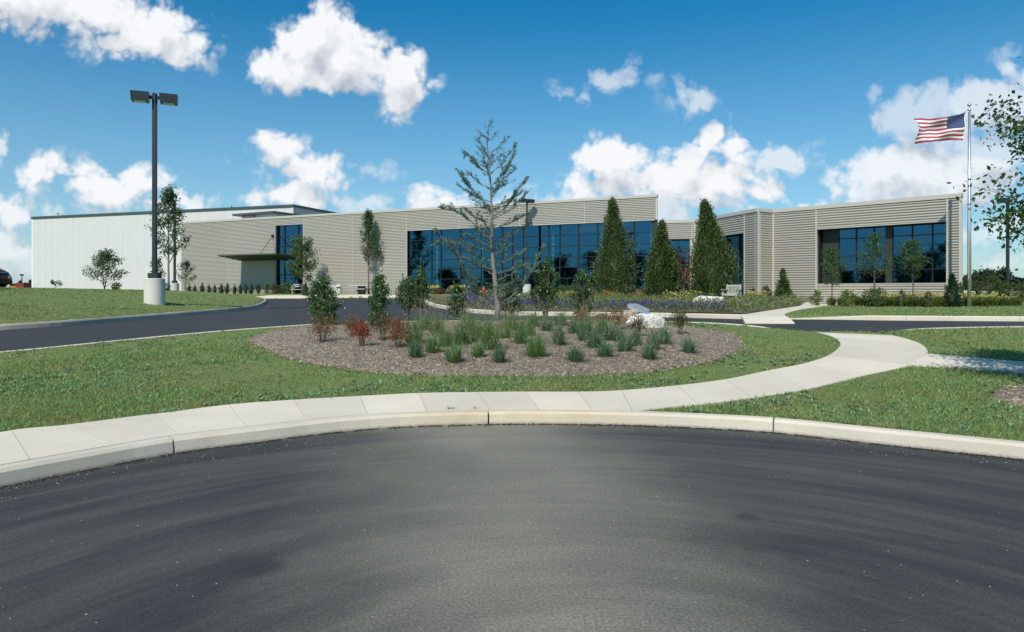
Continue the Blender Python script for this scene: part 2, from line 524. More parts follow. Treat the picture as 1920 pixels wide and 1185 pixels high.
M['blade'] = leafmat('lawn_blades', (0.125, 0.230, 0.070), (0.30, 0.405, 0.155), 0.5, 0.35, 0.9, (0.40, 0.36, 0.20), patch=(0.33, 0.315, 0.13))
M['weed'] = leafmat('crabgrass_blades', (0.13, 0.25, 0.115), (0.30, 0.43, 0.23), 0.35, 0.35, 2.0, (0.40, 0.42, 0.26), 0.6)
M['maple'] = leafmat('tree_leaves', (0.035, 0.080, 0.024), (0.085, 0.155, 0.048), 0.45, 0.3)
M['oliveleaf'] = leafmat('olive_green_leaves', (0.045, 0.075, 0.022), (0.10, 0.14, 0.045), 0.5, 0.35)
M['willowleaf'] = leafmat('pale_green_leaves', (0.06, 0.11, 0.045), (0.13, 0.19, 0.085), 0.5, 0.35)
M['darkleaf'] = leafmat('dark_far_leaves', (0.016, 0.032, 0.016), (0.035, 0.062, 0.028), 0.6, 0.2, 0.3)
M['arbor'] = leafmat('arborvitae_foliage', (0.026, 0.062, 0.018), (0.130, 0.185, 0.055), 0.5, 0.25, 3.0, (0.19, 0.22, 0.09))
M['spruce'] = leafmat('dark_conifer_foliage', (0.012, 0.038, 0.020), (0.030, 0.072, 0.035), 0.5, 0.15, 2.0)
M['holly'] = leafmat('glossy_holly_leaves', (0.030, 0.080, 0.028), (0.095, 0.17, 0.055), 0.38, 0.22, 2.0, (0.19, 0.26, 0.08), 0.45)
M['cedar'] = leafmat('blue_cedar_needles', (0.075, 0.140, 0.105), (0.20, 0.30, 0.25), 0.5, 0.25, 2.0)
M['nandina_red'] = leafmat('red_nandina_leaves', (0.22, 0.035, 0.03), (0.38, 0.09, 0.065), 0.4, 0.35, 3.0, (0.12, 0.10, 0.03))
M['nandina_mix'] = leafmat('bronze_nandina_leaves', (0.13, 0.12, 0.045), (0.30, 0.12, 0.06), 0.4, 0.35, 3.0, (0.32, 0.09, 0.05))
M['nandina_green'] = leafmat('green_nandina_leaves', (0.06, 0.085, 0.03), (0.13, 0.12, 0.05), 0.4, 0.35, 3.0, (0.24, 0.08, 0.04))
M['redtree'] = leafmat('red_leaves', (0.20, 0.025, 0.035), (0.32, 0.07, 0.07), 0.5, 0.3)
M['ornblade'] = leafmat('fescue_blades', (0.085, 0.19, 0.065), (0.20, 0.33, 0.12), 0.45, 0.3, 2.0, (0.38, 0.34, 0.18))
M['ornblue'] = leafmat('blue_green_fescue_blades', (0.055, 0.15, 0.075), (0.14, 0.26, 0.13), 0.4, 0.25, 2.0, (0.34, 0.31, 0.17))
M['seed'] = leafmat('seed_heads', (0.26, 0.22, 0.15), (0.42, 0.36, 0.26), 0.8, 0.4, 2.0)
M['medleaf'] = leafmat('meadow_leaves', (0.10, 0.15, 0.05), (0.25, 0.29, 0.12), 0.6, 0.3, 0.8, (0.26, 0.23, 0.12))
M['lilyleaf'] = leafmat('daylily_leaves', (0.08, 0.14, 0.035), (0.22, 0.26, 0.08), 0.5, 0.3, 1.0, (0.26, 0.20, 0.06))
M['greyleaf'] = leafmat('lavender_leaves', (0.075, 0.105, 0.065), (0.15, 0.175, 0.11), 0.6, 0.2, 1.0)
M['purple'] = leafmat('purple_flowers', (0.045, 0.032, 0.15), (0.13, 0.095, 0.30), 0.7, 0.2, 3.0)
M['yellow'] = leafmat('yellow_flowers', (0.60, 0.45, 0.07), (0.75, 0.66, 0.24), 0.6, 0.3, 3.0)
M['orange'] = leafmat('orange_flowers', (0.50, 0.13, 0.02), (0.62, 0.26, 0.06), 0.6, 0.3, 3.0)
M['whitefl'] = leafmat('pink_white_flowers', (0.62, 0.55, 0.50), (0.75, 0.70, 0.66), 0.6, 0.3, 3.0)


def rockmat(name, c1, c2, rust, amt):
    m, t, b = mat(name)
    p = t.new('ShaderNodeTexCoord').outputs['Object']
    n1 = t.noise(p, 2.2, 6, 0.65)
    n2 = t.noise(p, 16, 5, 0.7)
    c = t.mix(n2, c1, c2)
    c = t.mix(t.m('MULTIPLY', t.ss(n1, 0.48, 0.62), amt), c, rust)
    c = t.mix(t.m('MULTIPLY', t.ss(n2, 0.40, 0.30), 0.8), c, tuple(x * 0.45 for x in c1))
    t.put(b.inputs['Base Color'], c)
    t.put(b.inputs['Roughness'], 0.8)
    bn = t.new('ShaderNodeBump')
    t.put(bn.inputs['Strength'], 0.7)
    t.put(bn.inputs['Distance'], 0.03)
    t.put(bn.inputs['Height'], n2)
    t.l.new(bn.outputs[0], b.inputs['Normal'])
    return m


M['rock_white'] = rockmat('white_quartz_rock', (0.66, 0.65, 0.62), (0.84, 0.83, 0.80), (0.52, 0.44, 0.30), 0.35)
M['rock_grey'] = rockmat('blue_grey_rock', (0.17, 0.20, 0.25), (0.30, 0.34, 0.39), (0.24, 0.26, 0.29), 0.5)
M['rock_tan'] = rockmat('rusty_rock', (0.46, 0.40, 0.30), (0.62, 0.56, 0.45), (0.45, 0.24, 0.10), 0.8)

# ---------------------------------------------------------------- mesh helpers


class MB:
    def __init__(s):
        s.V, s.Q, s.T, s.nv = [], [], [], 0
        s.qm, s.tm = [], []

    def add(s, v, q=None, t=None, mi=0):
        v = np.asarray(v, float).reshape(-1, 3)
        if q is not None and len(q):
            q = np.asarray(q, int).reshape(-1, 4) + s.nv
            s.Q.append(q)
            s.qm.append(np.full(len(q), mi))
        if t is not None and len(t):
            t = np.asarray(t, int).reshape(-1, 3) + s.nv
            s.T.append(t)
            s.tm.append(np.full(len(t), mi))
        s.V.append(v)
        s.nv += len(v)

    def box(s, c, size, ang=0.0, mi=0):
        hx, hy, hz = size[0] / 2, size[1] / 2, size[2] / 2
        v = np.array([(a * hx, b * hy, d * hz) for d in (-1, 1) for a, b in ((-1, -1), (1, -1), (1, 1), (-1, 1))], float)
        ca, sa = math.cos(ang), math.sin(ang)
        R = np.array([[ca, sa, 0], [-sa, ca, 0], [0, 0, 1]])
        v = v @ R + np.array(c)
        s.add(v, [(0, 3, 2, 1), (4, 5, 6, 7), (0, 1, 5, 4), (1, 2, 6, 5), (2, 3, 7, 6), (3, 0, 4, 7)], mi=mi)

    def hexa(s, v8, mi=0):
        s.add(v8, [(0, 3, 2, 1), (4, 5, 6, 7), (0, 1, 5, 4), (1, 2, 6, 5), (2, 3, 7, 6), (3, 0, 4, 7)], mi=mi)

    def tube(s, pts, rad, sides=8, mi=0, cap=True):
        pts = np.asarray(pts, float)
        n = len(pts)
        rad = np.broadcast_to(np.asarray(rad, float), (n,))
        tan = np.gradient(pts, axis=0)
        tan /= np.linalg.norm(tan, axis=1)[:, None] + 1e-12
        up = np.array([0, 0, 1.0]) if abs(tan[0][2]) < 0.9 else np.array([1.0, 0, 0])
        a = np.arange(sides) * 2 * math.pi / sides
        vs = []
        for i in range(n):
            e1 = np.cross(tan[i], up)
            e1 /= np.linalg.norm(e1) + 1e-12
            e2 = np.cross(e1, tan[i])
            up = e2
            vs.append(pts[i] + rad[i] * (np.cos(a)[:, None] * e1 + np.sin(a)[:, None] * e2))
        q = []
        for i in range(n - 1):
            for j in range(sides):
                k = (j + 1) % sides
                q.append((i * sides + j, i * sides + k, (i + 1) * sides + k, (i + 1) * sides + j))
        t = []
        v = np.concatenate(vs)
        if cap:
            v = np.concatenate([v, pts[:1], pts[-1:]])
            b0, b1 = n * sides, n * sides + 1
            for j in range(sides):
                k = (j + 1) % sides
                t.append((b0, k, j))
                t.append((b1, (n - 1) * sides + j, (n - 1) * sides + k))
        s.add(v, q, t, mi)

    def lathe(s, prof, c=(0, 0, 0), sides=20, mi=0):
        a = np.arange(sides) * 2 * math.pi / sides
        v = np.concatenate([np.stack([r * np.cos(a), r * np.sin(a), np.full(sides, z)], 1) for r, z in prof]) + np.array(c)
        q = [(i * sides + j, i * sides + (j + 1) % sides, (i + 1) * sides + (j + 1) % sides, (i + 1) * sides + j)
             for i in range(len(prof) - 1) for j in range(sides)]
        s.add(v, q, mi=mi)

    def grid(s, P, mi=0, keep=None):
        n, m_ = P.shape[:2]
        idx = np.arange(n * m_).reshape(n, m_)
        q = np.stack([idx[:-1, :-1], idx[1:, :-1], idx[1:, 1:], idx[:-1, 1:]], -1)
        if keep is not None:
            q = q[keep]
        s.add(P.reshape(-1, 3), q.reshape(-1, 4), mi=mi)

    def leaves(s, c, a, b, mi=0):
        """one rhombic leaf per row: centre c, half length vector a, half width vector b"""
        n = len(c)
        v = np.stack([c - a, c + b - a * 0.15, c + a, c - b - a * 0.15], 1).reshape(-1, 3)
        s.add(v, np.arange(4 * n).reshape(-1, 4), mi=mi)

    def build(s, name, mats, parent=None, smooth=False):
        me = bpy.data.meshes.new(name)
        V = np.concatenate(s.V) if s.V else np.zeros((0, 3))
        Q = np.concatenate(s.Q) if s.Q else np.zeros((0, 4), int)
        T = np.concatenate(s.T) if s.T else np.zeros((0, 3), int)
        me.vertices.add(len(V))
        me.vertices.foreach_set('co', V.astype(np.float32).ravel())
        loops = np.concatenate([Q.ravel(), T.ravel()]).astype(np.int32)
        me.loops.add(len(loops))
        me.loops.foreach_set('vertex_index', loops)
        tot = np.concatenate([np.full(len(Q), 4), np.full(len(T), 3)]).astype(np.int32)
        st = np.concatenate([[0], np.cumsum(tot)[:-1]]).astype(np.int32) if len(tot) else tot
        me.polygons.add(len(tot))
        me.polygons.foreach_set('loop_start', st)
        me.polygons.foreach_set('loop_total', tot)
        mi = np.concatenate((s.qm if s.qm else []) + (s.tm if s.tm else [])).astype(np.int32)
        me.polygons.foreach_set('material_index', mi)
        me.polygons.foreach_set('use_smooth', np.full(len(tot), bool(smooth)))
        me.update(calc_edges=True)
        for m_ in (mats if isinstance(mats, (list, tuple)) else [mats]):
            me.materials.append(m_)
        o = bpy.data.objects.new(name, me)
        COL.objects.link(o)
        if parent is not None:
            o.parent = parent
        return o


def tag(o, label=None, cat=None, group=None, kind=None):
    if label:
        o['label'] = label
    if cat:
        o['category'] = cat
    if group:
        o['group'] = group
    if kind:
        o['kind'] = kind
    return o


def thing(name, loc, label, cat, group=None, rz=0.0, scale=1.0):
    o = bpy.data.objects.new(name, None)
    o.empty_display_size = 0.3
    COL.objects.link(o)
    o.location = loc
    o.rotation_euler = (0, 0, rz)
    o.scale = (scale,) * 3
    return tag(o, label, cat, group)


def struct(o):
    o['kind'] = 'structure'
    return o


def copy_thing(root, loc, label, rz=0.0, scale=1.0, group=None, scz=None):
    r = root.copy()
    COL.objects.link(r)
    r.location = loc
    r.rotation_euler = (0, 0, rz)
    r.scale = (scale, scale, scz if scz else scale)
    r['label'] = label
    if group:
        r['group'] = group
    for ch in [c for c in bpy.data.objects if c.parent == root]:
        c = ch.copy()
        COL.objects.link(c)
        c.parent = r
        for gch in [g2 for g2 in bpy.data.objects if g2.parent == ch]:
            d = gch.copy()
            COL.objects.link(d)
            d.parent = c
    return r


# ---------------------------------------------------------------- terrain
FA = np.array([10.84, 51.8])
FT = np.array([-0.909, 0.4168])
FN = np.array([-0.4168, -0.909])


def g0(X, Y):
    X = np.asarray(X, float)
    Y = np.asarray(Y, float)
    near = np.interp(Y, [-1e4, 8.7, 12, 18.5, 26, 36, 53, 1e4], [.15, .15, .36, .80, .93, 1.05, 1.15, 1.15])
    q = (X - FA[0]) * FN[0] + (Y - FA[1]) * FN[1]
    far = np.interp(q, [-60, -5, 0, 2, 3.2, 5, 7.5, 20], [1.6, 1.45, 1.42, 1.38, 1.30, 1.2, 0.9, -5])
    return np.maximum(near, far)


def pix(x, y, dz=0.0):
    """ground point seen at photo pixel (x, y); dz is the surface's height over lawn level"""
    D = np.arange(2.0, 130.0, 0.02)
    f = EYE - (g0((x - CX) / F * D, D) + dz) - (y - HY) * D / F
    s = np.where(f < 0)[0]
    i = s[0] if len(s) else len(D) - 1
    if i > 0 and len(s):
        D0 = D[i - 1] + 0.02 * f[i - 1] / (f[i - 1] - f[i])
    else:
        D0 = D[i]
    return np.array([(x - CX) / F * D0, D0])


def at(x, D):
    return np.array([(x - CX) / F * D, D])


def smooth_line(P, step=0.3):
    P = np.asarray(P, float)
    d = np.concatenate([[0], np.cumsum(np.linalg.norm(np.diff(P, axis=0), axis=1))])
    # Catmull-Rom through the points
    out = []
    for i in range(len(P) - 1):
        p0 = P[max(i - 1, 0)]
        p1, p2 = P[i], P[i + 1]
        p3 = P[min(i + 2, len(P) - 1)]
        n = max(1, int((d[i + 1] - d[i]) / step))
        t0, t1 = 0.0, max(np.linalg.norm(p1 - p0), 1e-6) ** .5
        for k in range(n):
            t = k / n
            m1 = (p2 - p0) / max(d[min(i + 1, len(P) - 1)] - d[max(i - 1, 0)], 1e-6) * (d[i + 1] - d[i])
            m2 = (p3 - p1) / max(d[min(i + 2, len(P) - 1)] - d[i], 1e-6) * (d[i + 1] - d[i])
            out.append((2 * t**3 - 3 * t**2 + 1) * p1 + (t**3 - 2 * t**2 + t) * m1 + (-2 * t**3 + 3 * t**2) * p2 + (t**3 - t**2) * m2)
    out.append(P[-1])
    return np.array(out)


def inside(poly, X, Y):
    r = np.zeros(np.shape(X), bool)
    n = len(poly)
    for i in range(n):
        x1, y1 = poly[i]
        x2, y2 = poly[(i + 1) % n]
        if y1 == y2:
            continue
        c = ((y1 > Y) != (y2 > Y)) & (X < (x2 - x1) * (Y - y1) / (y2 - y1) + x1)
        r ^= c
    return r


def dist_line(line, X, Y, closed=False):
    L = np.asarray(line, float)
    if closed:
        L = np.concatenate([L, L[:1]])
    best = np.full(np.shape(X), 1e9)
    for i in range(len(L) - 1):
        a, b = L[i], L[i + 1]
        ab = b - a
        ll = ab @ ab
        if ll < 1e-12:
            continue
        t = np.clip(((X - a[0]) * ab[0] + (Y - a[1]) * ab[1]) / ll, 0, 1)
        dx_ = X - a[0] - t * ab[0]
        dy_ = Y - a[1] - t * ab[1]
        best = np.minimum(best, dx_ * dx_ + dy_ * dy_)
    return np.sqrt(best)


def P_(lst, dz=0.0):
    return np.array([pix(x, y, dz) for x, y in lst])


# road edges traced on the ground
berm_kerb = smooth_line(np.concatenate([[(-22.0, 12.5)], P_([(-150, 632), (0, 619.5), (108, 612), (216, 603), (324, 594), (432, 584), (480, 578), (497, 571), (500, 566), (493, 562.3)], -0.15)]), 0.35)
sf = at(478, 60.5)
berm_back = np.array([berm_kerb[-1], sf, FA + FT * 37.5 + FN * 4.6, FA + FT * 60 + FN * 5, (-140, 110)])
garden_kerb = smooth_line(np.concatenate([[at(787, 54.5)], P_([(790, 564), (800, 570), (813, 575.5), (837, 580), (875, 586), (947, 590.5), (1000, 592), (1100, 592.8), (1247, 595), (1398, 598.5)], -0.15)]), 0.35)
ramp_far = P_([(1398, 598.5), (1440, 598.8), (1490, 598.8)], -0.15)
right_kerb = smooth_line(P_([(1490, 598.8), (1552, 599.2), (1655, 600.8), (1780, 601.6), (1920, 602.6), (2150, 604), (2600, 607)], -0.15), 0.35)
near_left = smooth_line(np.concatenate([[(-19.5, 7.0)], P_([(-150, 675), (0, 658.6), (54, 654), (189, 640.5), (297, 630), (432, 618), (480, 614.5), (540, 610.5), (581, 607.5), (700, 603), (850, 601), (960, 600.4), (1100, 600.6), (1252, 602.4), (1334, 604.8), (1400, 609), (1460, 614), (1513, 619)])]), 0.35)
near_right = smooth_line(P_([(1640, 621), (1673, 618), (1764, 614), (1920, 611.4), (2150, 610), (2600, 608)]), 0.35)
ramp_near = np.array([near_left[-1], near_right[0]])
far_strip = np.array([at(478, 60.5), at(560, 59.3), at(640, 58.2), at(700, 57.0), at(787, 54.5)])
road_poly = np.concatenate([near_left, near_right, right_kerb[::-1], garden_kerb[::-1], far_strip[::-1], berm_kerb[::-1]])
circle_kerb = smooth_line(np.concatenate([[(-10, -40), (-7.5, -15), (-6.4, -4), (-6.1, 0.5), (-5.75, 2.6), (-5.1, 4.5)],
                                          P_([(0, 914), (150, 884), (327, 850), (500, 827), (620, 811.5), (750, 801), (916, 795.5), (1060, 795), (1210, 798), (1330, 803.5), (1450, 811), (1660, 834), (1920, 862)], -0.15),
                                          [(6.3, 6.0), (8.2, 4.6), (11, 1.5), (14, -3), (20, -15), (30, -40)]]), 0.3)
circle_poly = circle_kerb
berm_poly = np.concatenate([berm_kerb, berm_back[1:], [(-160, 60), (-160, 0), (-30, 4)]])
berm_edge = np.concatenate([[(-60, 5)], berm_kerb, berm_back[1:]])


def G(X, Y):
    X = np.asarray(X, float)
    Y = np.asarray(Y, float)
    z = g0(X, Y)
    ins = inside(berm_poly, X, Y)
    d = dist_line(berm_edge[::3] if len(berm_edge) > 60 else berm_edge, X, Y)
    s = np.where(ins, 1 - np.exp(-d / 4.3), 0)
    z = z + np.maximum(1.87 - z, 0) * s
    return z


def g1(p):
    return float(G(np.array([p[0]]), np.array([p[1]]))[0])

# ---------------------------------------------------------------- ground, roads, kerbs, paths
def axis(segs):
    out = [segs[0][0]]
    for a, b, st in segs:
        n = max(1, int(round((b - a) / st)))
        out += list(a + (b - a) * (np.arange(n) + 1) / n)
    return np.array(out)


# paths: stations (right/front edge, left/back edge) in photo pixels on the lawn
walk_st = [((-300, 985), (-380, 905)), ((-150, 925), (-230, 868)), ((-60, 894), (-120, 838)), ((50, 861), (22, 808)), ((200, 831), (130, 797)), ((330, 813), (290, 777)), ((460, 799), (430, 759.5)), ((575, 787), (552, 750.5)), ((690, 777.5), (675, 743.5)), ((800, 771.5), (785, 738)),
           ((917, 768), (895, 736)), ((1010, 767), (985, 735.3)), ((1108, 767), (1085, 735.3)), ((1185, 768), (1165, 732.8)), ((1310, 759.5), (1270, 723.5)), ((1410, 747), (1360, 712)),
           ((1510, 731), (1440, 695.5)), ((1610, 707), (1508, 682)), ((1705, 685), (1553, 667)), ((1739, 663), (1576, 647)), ((1725, 645), (1563, 633)), ((1685, 632), (1540, 625.5)), ((1640, 622.5), (1513, 620))]
branch_st = [((1705, 685), (1739, 664)), ((1800, 690.5), (1820, 671)), ((1920, 700), (1920, 679.5)), ((2080, 713), (2080, 690)), ((2400, 738), (2400, 712))]
far_st = [((1490, 598), (1397, 597.6)), ((1474, 593.5), (1390, 591.5)), ((1474, 588.2), (1400, 586)), ((1500, 581), (1439, 579)), ((1534, 575.8), (1470, 573.3)), ((1580, 571.3), (1500, 568.6)), ((1660, 567), (1540, 564))]


def stations(st, step):
    A = smooth_line(P_([s[0] for s in st]), 1e9)
    B = smooth_line(P_([s[1] for s in st]), 1e9)
    n = 8
    out = []
    PA, PB = P_([s[0] for s in st]), P_([s[1] for s in st])

    def cr(P, i, t):
        p0, p1, p2, p3 = P[max(i - 1, 0)], P[i], P[i + 1], P[min(i + 2, len(P) - 1)]
        return 0.5 * ((2 * p1) + (-p0 + p2) * t + (2 * p0 - 5 * p1 + 4 * p2 - p3) * t * t + (-p0 + 3 * p1 - 3 * p2 + p3) * t**3)
    for i in range(len(st) - 1):
        out.append([(cr(PA, i, k / n), cr(PB, i, k / n)) for k in range(n + 1)])
    return out


walk_seg, branch_seg, far_seg = stations(walk_st, 8), stations(branch_st, 8), stations(far_st, 8)
# the slab front edge along the turning circle follows the kerb exactly
kc_out = None


def outward(line, sign):
    t = np.gradient(line, axis=0)
    t /= np.linalg.norm(t, axis=1)[:, None]
    return sign * np.stack([-t[:, 1], t[:, 0]], 1)


kc_n = outward(circle_kerb, 1)
kc_back = circle_kerb + kc_n * 0.17


def proj_line(L, p):
    a, b = L[:-1], L[1:]
    ab = b - a
    t = np.clip(((p - a) * ab).sum(1) / (ab * ab).sum(1), 0, 1)
    q = a + ab * t[:, None]
    return q[int(np.argmin(((q - p) ** 2).sum(1)))]


for si in range(0, 15):
    for k, (a, b) in enumerate(walk_seg[si]):
        wgt = 1.0 if si < 13 else float(np.clip(1.0 - ((si - 13) + k / 8) / 0.55, 0, 1))
        walk_seg[si][k] = (a * (1 - wgt) + proj_line(kc_back, a) * wgt, b)


def seg_poly(segs):
    A = [a for s in segs for a, b in s]
    B = [b for s in segs for a, b in s]
    return np.array(A + B[::-1])


walk_poly, branch_poly, far_poly = seg_poly(walk_seg), seg_poly(branch_seg), seg_poly(far_seg)

gx = axis([(-900, -200, 70), (-200, -60, 10), (-60, -30, 1.0), (-30, -14, .2), (-14, 16, .12), (16, 32, .25), (32, 60, 2.0), (60, 200, 10), (200, 900, 70)])
gy = axis([(-400, -60, 20), (-60, 0, 1.5), (0, 4, .2), (4, 24, .12), (24, 40, .2), (40, 66, .35), (66, 110, 2), (110, 300, 15), (300, 2500, 150)])
GX, GY = np.meshgrid(gx, gy, indexing='ij')
GZ = G(GX, GY)
dR = dist_line(road_poly[::2], GX, GY, True)
iR = inside(road_poly, GX, GY)
iC = inside(circle_poly, GX, GY)
dC = dist_line(circle_kerb, GX, GY)
sink = (iR | (dR < 0.09)) | (iC | (dC < 0.10))
iW = inside(walk_poly, GX, GY) & (dist_line(walk_poly[::2], GX, GY, True) > 0.13)
iF = inside(far_poly, GX, GY) & (dist_line(far_poly[::2], GX, GY, True) > 0.10)
GZ = np.where(sink, GZ - 0.32, np.where(iW | iF, GZ - 0.15, GZ))
# small unevenness of a real lawn
hum = 0.012 * np.sin(GX * 2.1 + np.sin(GY * 1.3) * 2) * np.sin(GY * 1.7 + np.cos(GX * 0.9) * 2)
GZ = GZ + np.where(sink, 0, hum - 0.012)
mb = MB()
mb.grid(np.stack([GX, GY, GZ], -1))
ground = struct(mb.build('ground', M['ground'], smooth=True))
IN_ROAD = lambda X, Y: inside(road_poly, X, Y) | (dist_line(road_poly[::2], X, Y, True) < 0.02)


def sheet(name, poly, margin, x0, x1, y0, y1, st, zf, m):
    xs, ys = np.arange(x0, x1 + st, st), np.arange(y0, y1 + st, st)
    X, Y = np.meshgrid(xs, ys, indexing='ij')
    cx_, cy_ = (X[:-1, :-1] + st / 2), (Y[:-1, :-1] + st / 2)
    keep = inside(poly, cx_, cy_) | (dist_line(poly[::2], cx_, cy_, True) < margin)
    b = MB()
    b.grid(np.stack([X, Y, zf(X, Y)], -1), keep=keep)
    return struct(b.build(name, m, smooth=True))


road = sheet('road', road_poly, 0.32, -30, 52, 6, 64, 0.4, lambda X, Y: g0(X, Y) - 0.15, M['road'])
circle = sheet('turning_circle', circle_poly, 0.30, -12, 32, -41, 9.6, 0.3, lambda X, Y: X * 0.0, M['asphalt'])


def kerb_segments(line, sign, parent, m, seg_len=3.0, width=0.17, joints=None, face=0.15, zfun=g0, drop=None, gap=0.012, nose=0.03):
    nrm = outward(line, sign)
    d = np.concatenate([[0], np.cumsum(np.linalg.norm(np.diff(line, axis=0), axis=1))])
    if joints is None:
        n = max(1, int(d[-1] / seg_len))
        joints = list(np.linspace(0, d[-1], n + 1))
    prof = np.array([(0.0, -face - .12), (0.004, -face), (0.018, -nose), (0.045, 0.002), (width - .02, 0.006), (width, -0.01), (width, -.35)])
    for a, b in zip(joints[:-1], joints[1:]):
        ds = np.linspace(a + gap / 2, b - gap / 2, max(3, int((b - a) / 0.35) + 1))
        px_ = np.interp(ds, d, line[:, 0])
        py_ = np.interp(ds, d, line[:, 1])
        nx = np.interp(ds, d, nrm[:, 0])
        ny = np.interp(ds, d, nrm[:, 1])
        zb = zfun(px_, py_)
        fac = np.ones(len(ds)) if drop is None else drop(ds)
        P = np.zeros((len(ds), len(prof), 3))
        for j, (o, z) in enumerate(prof):
            P[:, j, 0] = px_ + nx * o
            P[:, j, 1] = py_ + ny * o
            P[:, j, 2] = zb + (np.maximum(z, -.15) - (1 - fac) * 0.13 if z > -.16 else z)
        mb = MB()
        mb.grid(P if sign < 0 else P[:, ::-1])
        n2 = len(prof)
        for e in (0, len(ds) - 1):
            v = P[e]
            f = [(0, j, j + 1) for j in range(1, n2 - 1)]
            mb.add(v, t=f if e == 0 else [(a_, c_, b_) for a_, b_, c_ in f])
        mb.build('kerb_segment', m, parent)
    return d


kc = bpy.data.objects.new('kerb', None)
COL.objects.link(kc)
kc['kind'] = 'structure'
dl = np.concatenate([[0], np.cumsum(np.linalg.norm(np.diff(circle_kerb, axis=0), axis=1))])
jp = [dl[int(np.argmin(np.linalg.norm(circle_kerb - pix(x, y, -0.15), axis=1)))] for x, y in ((327, 850), (916, 795.5), (1452, 811))]
J = [jp[0] - 3.05 * k for k in range(12, 0, -1) if jp[0] - 3.05 * k > 0] + jp + [jp[2] + 3.05 * k for k in range(1, 14) if jp[2] + 3.05 * k < dl[-1]]
kerb_segments(circle_kerb, 1, kc, M['kerb'], joints=J, gap=0.02)
kr = bpy.data.objects.new('road_kerb', None)
COL.objects.link(kr)
kr['kind'] = 'structure'
kerb_segments(berm_kerb, 1, kr, M['kerb_dark'], width=0.26, nose=0.045)
kerb_segments(garden_kerb, 1, kr, M['kerb'], width=0.2)
rl = np.concatenate([[0], np.cumsum(np.linalg.norm(np.diff(right_kerb, axis=0), axis=1))])
kerb_segments(right_kerb, 1, kr, M['kerb'], width=0.2, drop=lambda d: np.clip(d / 2.3, 0.06, 1))
nl = np.concatenate([[0], np.cumsum(np.linalg.norm(np.diff(near_left, axis=0), axis=1))])
kerb_segments(near_left, -1, kr, M['kerb'], width=0.15, drop=lambda d: np.clip((nl[-1] - d) / 1.2, 0.05, 1))
kerb_segments(near_right, -1, kr, M['kerb'], width=0.15, drop=lambda d: np.clip(d / 1.2, 0.05, 1))
kerb_segments(smooth_line(far_strip[::-1], 0.6), -1, kr, M['kerb'], width=0.2)
kerb_segments(ramp_far, 1, kr, M['kerb'], width=0.12, drop=lambda d: d * 0 + 0.08)


def slabs(segs, parent, m, up=0.02, name='slab', ramp_end=0, ramp_start=0, gap=0.003):
    n = len(segs)
    for i, s in enumerate(segs):
        A = np.array([a for a, b in s])
        B = np.array([b for a, b in s])
        # shave the joint
        for E in (A, B):
            E[0] += (E[1] - E[0]) / max(np.linalg.norm(E[1] - E[0]), 1e-6) * gap
            E[-1] += (E[-2] - E[-1]) / max(np.linalg.norm(E[-2] - E[-1]), 1e-6) * gap
        m_ = 5
        P = np.zeros((len(A), m_ + 3, 3))
        for j in range(m_):
            q = A + (B - A) * j / (m_ - 1)
            z = g0(q[:, 0], q[:, 1]) + up
            if ramp_end and i == n - 1:
                z = z - 0.135 * np.clip((np.arange(len(A)) - 2) / 6, 0, 1)
            if ramp_start and i == 0:
                z = z - 0.135 * np.clip((6 - np.arange(len(A))) / 6, 0, 1)
            P[:, j + 1, :2] = q
            P[:, j + 1, 2] = z
        for j, k in ((0, 1), (m_ + 1, m_)):
            P[:, j] = P[:, k]
            P[:, j, 2] -= 0.12
        P = P[:, :m_ + 2]
        mb = MB()
        mb.grid(P)
        for e in (0, len(A) - 1):
            v = P[e]
            mb.add(v, t=[(0, j, j + 1) for j in range(1, m_ + 1)])
        mb.build(name, m, parent)


pv = bpy.data.objects.new('pavement', None)
COL.objects.link(pv)
pv['kind'] = 'structure'
slabs(walk_seg, pv, M['walk'], ramp_end=1, up=0.009)
slabs(branch_seg, pv, M['walk'], up=0.013)
slabs(far_seg, pv, M['walk'], ramp_start=1, up=0.012)
# pavement strip along the front of the building
fs = []
NF = 22
for i in range(NF):
    s = []
    for k in range(5):
        u = (i + k / 4) / NF
        a = np.array([np.interp(u * 100, np.linspace(0, 100, 5), far_strip[:, 0]), np.interp(u * 100, np.linspace(0, 100, 5), far_strip[:, 1])])
        s.append((a + np.array([0.10, 0.20]), a + np.array([0.6, 1.9])))
    fs.append(s)
slabs(fs, pv, M['walk'], up=0.02)
fs2 = []
for i in range(12):
    s = []
    for k in range(5):
        u = (i + k / 4) / 12
        a = at(787, 54.5) * (1 - u) + (at(1150, 48.6)) * u
        s.append((a + np.array([0.1, 0.2]), a + np.array([0.6, 1.6])))
    fs2.append(s)
slabs(fs2, pv, M['walk'], up=0.02)

# planting bed (mulch) on the island: traced outline, gently domed, with a torn lip
bed_px = [(462, 640), (490, 652), (530, 668), (600, 684), (700, 697), (800, 704), (900, 706), (1000, 706), (1100, 704), (1200, 698), (1280, 689), (1345, 674), (1385, 655), (1390, 640), (1370, 628),
          (1310, 618), (1200, 611), (1080, 607), (960, 606), (840, 607), (740, 609), (640, 612), (560, 616), (500, 624)]
bed_line = smooth_line(np.array([pix(x, y) for x, y in bed_px + bed_px[:1]]), 0.12)[:-1]
rr = np.random.default_rng(3)
jit = np.convolve(rr.normal(0, 1, len(bed_line) + 8), np.ones(4) / 4, 'same')[4:-4]
bc = bed_line.mean(0)
dirs = bed_line - bc
bed_line = bed_line + dirs / np.linalg.norm(dirs, axis=1)[:, None] * jit[:, None] * 0.05
bed_poly = bed_line


